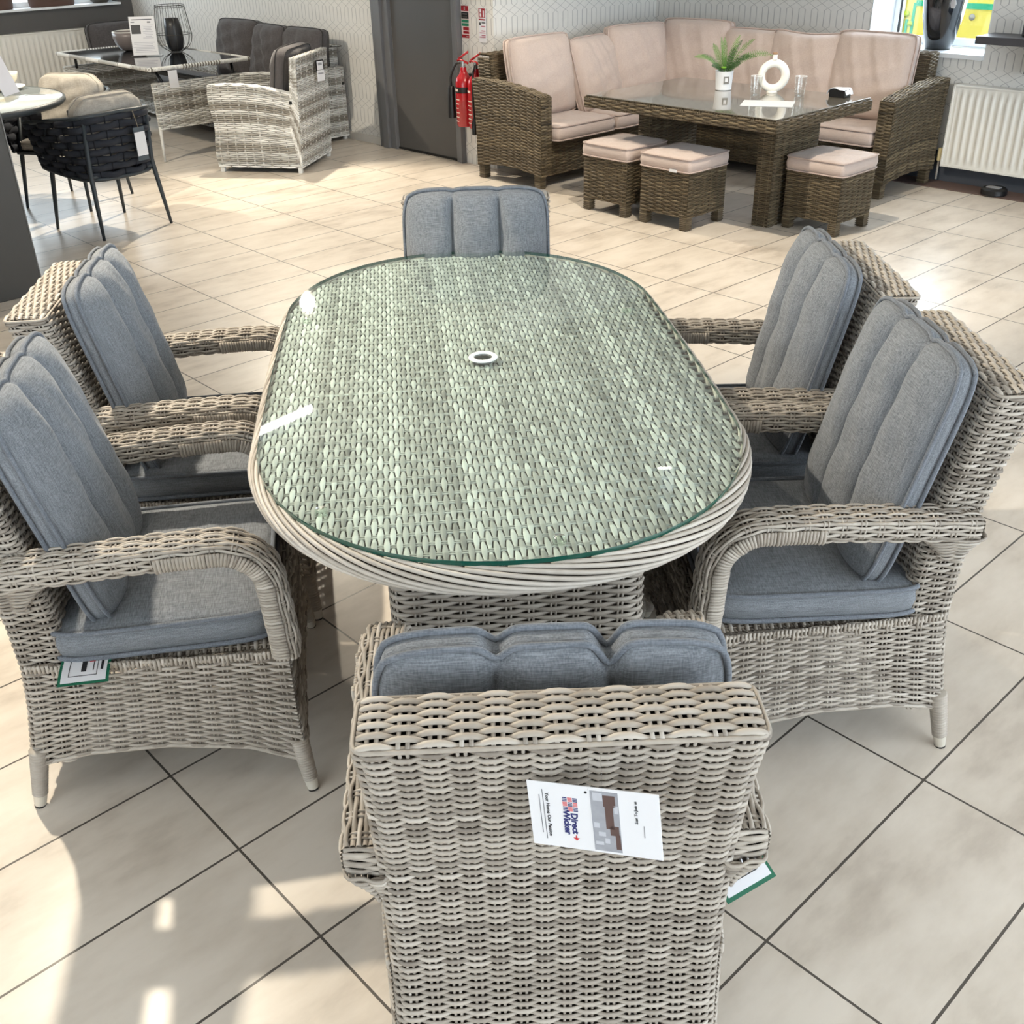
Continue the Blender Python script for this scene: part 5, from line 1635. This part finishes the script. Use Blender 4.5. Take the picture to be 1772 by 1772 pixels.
mb = MB(); lathe(mb, [(.04, .006), (.062, .03), (.075, .10), (.066, .20), (.058, .26), (.052, .26), (.06, .2)], k=32, cap1=False); mb.build('vessel', M('vessel_dark', (44, 44, 46), .4, .15), ln)

# pots on the left sill
POT = M('pot_umber', (88, 66, 58), .6, .15, 12); POTD = M('pot_grey', (72, 68, 62), .6, .15)
for u, rx, mat, lab in ((4.06, .20, POT, 'brown planter on the left window sill, farthest left'), (4.62, .27, POT, 'wide brown planter on the left window sill, in the middle'), (5.12, .13, POTD, 'round dark grey pot at the right end of the left window sill')):
    t = thing('planter', lab, 'planter', UV(u, W1 + .02, LZ0 + .02), TH, 'planters on the left window sill')
    m = MB(); a = np.linspace(0, 2 * PI, 40, endpoint=False)
    prof = [(.80, 0), (.84, .01), (1.0, .28), (1.02, .30), (.95, .30), (.9, .25)] if mat is POT else [(.55, 0), (.85, .04), (1.0, .14), (.95, .24), (.8, .28), (.74, .28)]
    v = np.stack([np.stack([rx * q * np.cos(a), .11 * q * np.sin(a), np.full(40, z)], -1) for q, z in prof])
    m.add(v, grid_quads(len(prof), 40, wrap_c=True), polys=[list(range(40))[::-1]]); m.build('pot_body', mat, t, 'auto')
    m = MB(); z = .27 if mat is POT else .25; m.add(np.c_[rx * .88 * np.cos(a), .095 * np.sin(a), np.full(40, z)], polys=[list(range(40))]); m.build('soil', MATS['soil_dark'], t, False)

# ================================================================== round table and rope chairs
rt = thing('round_table', 'round table with a glass top, window reflection put into its pale colour, and dark charcoal rim at the left edge', 'table', (-3.349, 6.644, 0))
mb = MB(); lathe(mb, [(.001, .760), (.688, .760), (.692, .757)], k=90, cap0=False, cap1=False); mb.build('table_top', M('glass_pale_reflection', (212, 222, 224), .05, .06, 3, spec=.7, coat=.5), rt, 'auto')  # window reflection is put into the pale base colour
mb = MB(); lathe(mb, [(.60, .715), (.69, .722), (.706, .735), (.706, .752), (.692, .7605)], k=90, cap1=False); mb.build('rim', NAVYM, rt)
mb = MB(); lathe(mb, [(.26, 0), (.26, .02), (.12, .05), (.09, .30), (.12, .68), (.30, .715)], k=40); mb.build('pedestal', NAVYM, rt, 'auto')
cb = thing('cup_and_saucer', 'cream bowl on a saucer on the round table', 'bowl', (-3.17, 7.13, .7605))
mb = MB(); lathe(mb, [(.05, 0), (.10, .006), (.14, .018), (.138, .022), (.09, .012), (.001, .010)], k=40, cap1=False); mb.build('saucer', M('glaze_cream', (226, 218, 198), .35, .03), cb)
mb = MB(); lathe(mb, [(.04, .012), (.055, .018), (.10, .06), (.112, .10), (.106, .10), (.09, .06), (.001, .03)], k=40, cap1=False); mb.build('bowl_body', MATS['glaze_cream'], cb)
s2 = thing('sign_holder', 'clear leaning acrylic sign stand on the round table', 'sign', (-2.93, 6.72, .7605), 1.52)
M2 = Matrix.Rotation(math.radians(-18), 4, 'X')
mb = MB(); box(mb, (0, 0, .15), (.215, .003, .30), .001); o = mb.build('acrylic', thin_glass('acrylic_milky', (.86, .87, .90, 1), rough=.1, tmix=2.5), s2, False); o.matrix_local = M2
mb = MB(); box(mb, (0, .03, .002), (.22, .09, .004), .001); mb.build('foot', ACR, s2, False)
mb = MB(); box(mb, (.0, -.003, .16), (.20, .001, .26), .0002); o = mb.build('sheet', M('paper_pale', (176, 178, 190), .5, .03), s2, False); o.matrix_local = M2

def rope_chair(loc, rz, label, tagit=False):
    """local y towards the front; legs at x +-.24, y -.22 .. .24"""
    t = thing('rope_chair', label, 'chair', loc, rz, 'rope dining chairs at the round table')
    # plan of the seat shell: from front-left round the back to front-right
    a = np.radians(np.linspace(-200, 20, 60)); base = np.c_[.285 * np.sign(np.cos(a)) * np.abs(np.cos(a)) ** .6, .27 * np.sign(np.sin(a)) * np.abs(np.sin(a)) ** .6 - .0]
    base[:, 1] = np.where(base[:, 1] > 0, base[:, 1] * 2.2, base[:, 1])
    L_ = np.concatenate([[0], np.cumsum(np.linalg.norm(np.diff(base, axis=0), axis=1))]); L_ /= L_[-1]

    def toph(s): return .635 + .075 * np.sin(PI * s) ** 1.2

    def P(s, tt):
        x = np.interp(s, L_, base[:, 0]); y = np.interp(s, L_, base[:, 1])
        k = .86 + .14 * tt
        z = .375 - .035 * np.sin(PI * s) + (toph(s) - .375 + .035 * np.sin(PI * s)) * tt
        return np.stack([x * k, y * k - .03 * (1 - 0) * 0, z], -1)
    m = MB(); weave(m, P, 8, 17, .0215, .012, .010, seg=6, ring=8, stake=.004, gap=.0, flip=-1, wmod=.12, bright=.5); m.build('rope_shell', NAVY, t)
    s = np.linspace(0, 1, 70)
    m = MB(); tube(m, P(s, s * 0 + 1.0), .0125, 8); m.build('top_rail', NAVYM, t)
    m = MB(); tube(m, P(s, s * 0 + 0.0), .0125, 8); box(m, (0, .02, .36), (.46, .46, .02), .006); m.build('seat_frame', NAVYM, t)
    for sx in (-1, 1):
        for fy, sy in ((.21, 1), (-.20, -1)):
            tp = np.array([sx * .215, fy, .40]); bt_ = np.array([sx * .245, fy + sy * .045, 0])
            up = P(np.array([.17 if sx < 0 else .83]) if sy > 0 else np.array([.36 if sx < 0 else .64]), np.array([1.0]))[0]
            m = MB(); tube(m, [bt_, bt_ + (tp - bt_) * .5, tp, up], [.009, .013, .0155, .012], 10); m.build('leg', NAVYM, t)
    return t


pa, pb = UV(2.54, 6.31), UV(2.97, 6.38)         # the two back feet of the near chair
def face_to(c, d): return math.atan2(d.y - c.y, d.x - c.x) - PI / 2
bx_ = (UV(2.97, 6.38) - UV(2.54, 6.31)).normalized(); rz1 = math.atan2(bx_.y, bx_.x)
mid = (UV(2.97, 6.38) + UV(2.54, 6.31)) / 2 + Vector((-math.sin(rz1), math.cos(rz1), 0)) * .245
rc1 = rope_chair((mid.x, mid.y, 0), rz1, 'charcoal rope-backed chair with a stone cushion, nearest at the round table')
mid2 = UV(2.86, 7.42); tcen = Vector((-3.349, 6.644, 0)); rz2 = face_to(mid2, tcen) + .25
rc2 = rope_chair((mid2.x, mid2.y, 0), rz2, 'charcoal rope-backed chair on the far side of the round table, facing us')
def loc_of(c, rz, x, y, z): return Vector((c[0] + math.cos(rz) * x - math.sin(rz) * y, c[1] + math.sin(rz) * x + math.cos(rz) * y, z))
for c, rz, nm, i in ((mid, rz1, 'nearest rope chair', 0), (mid2, rz2, 'far rope chair by the left radiator', 1)):
    cushion_thing('back_cushion', 'puffy stone-coloured back cushion in the ' + nm, 'cushion', 'stone back cushions', TAUPE, TAUPE, loc_of(c, rz, 0, -.135, .60), rz + PI, .16, w=.46, h=.40, band=.05,
                  front=.085, back=.05, corner=.16, nx=33, nz=27, wob=.006, prad=.003, seed=80 + i)
    cushion_thing('seat_cushion', 'stone-coloured seat cushion in the ' + nm, 'cushion', 'stone seat cushions', TAUPE, TAUPE, loc_of(c, rz, 0, .03, .405), rz, PI / 2, w=.44, h=.44, band=.04,
                  front=.03, back=.004, corner=.10, nx=23, nz=23, wob=.003, prad=.003, seed=84 + i)
ct = thing('hang_tag', 'white and slate hang tag on a string at the back of the nearest rope chair', 'tag', loc_of(mid, rz1, .085, -.318, .50), rz1)
mb = MB(); box(mb, (0, 0, .02), (.075, .002, .19), .0005); mb.build('slate_card', M('card_slate', (66, 76, 84), .5), ct, False)
mb = MB(); box(mb, (0, -.003, .02), (.072, .002, .135), .0005); mb.build('white_card', WHITE, ct, False)
mb = MB(); tube(mb, [(0, 0, .11), (-.01, -.003, .16), (-.005, .02, .205)], .0016, 5); mb.build('string', M('string_hemp', (150, 136, 112), .9), ct)
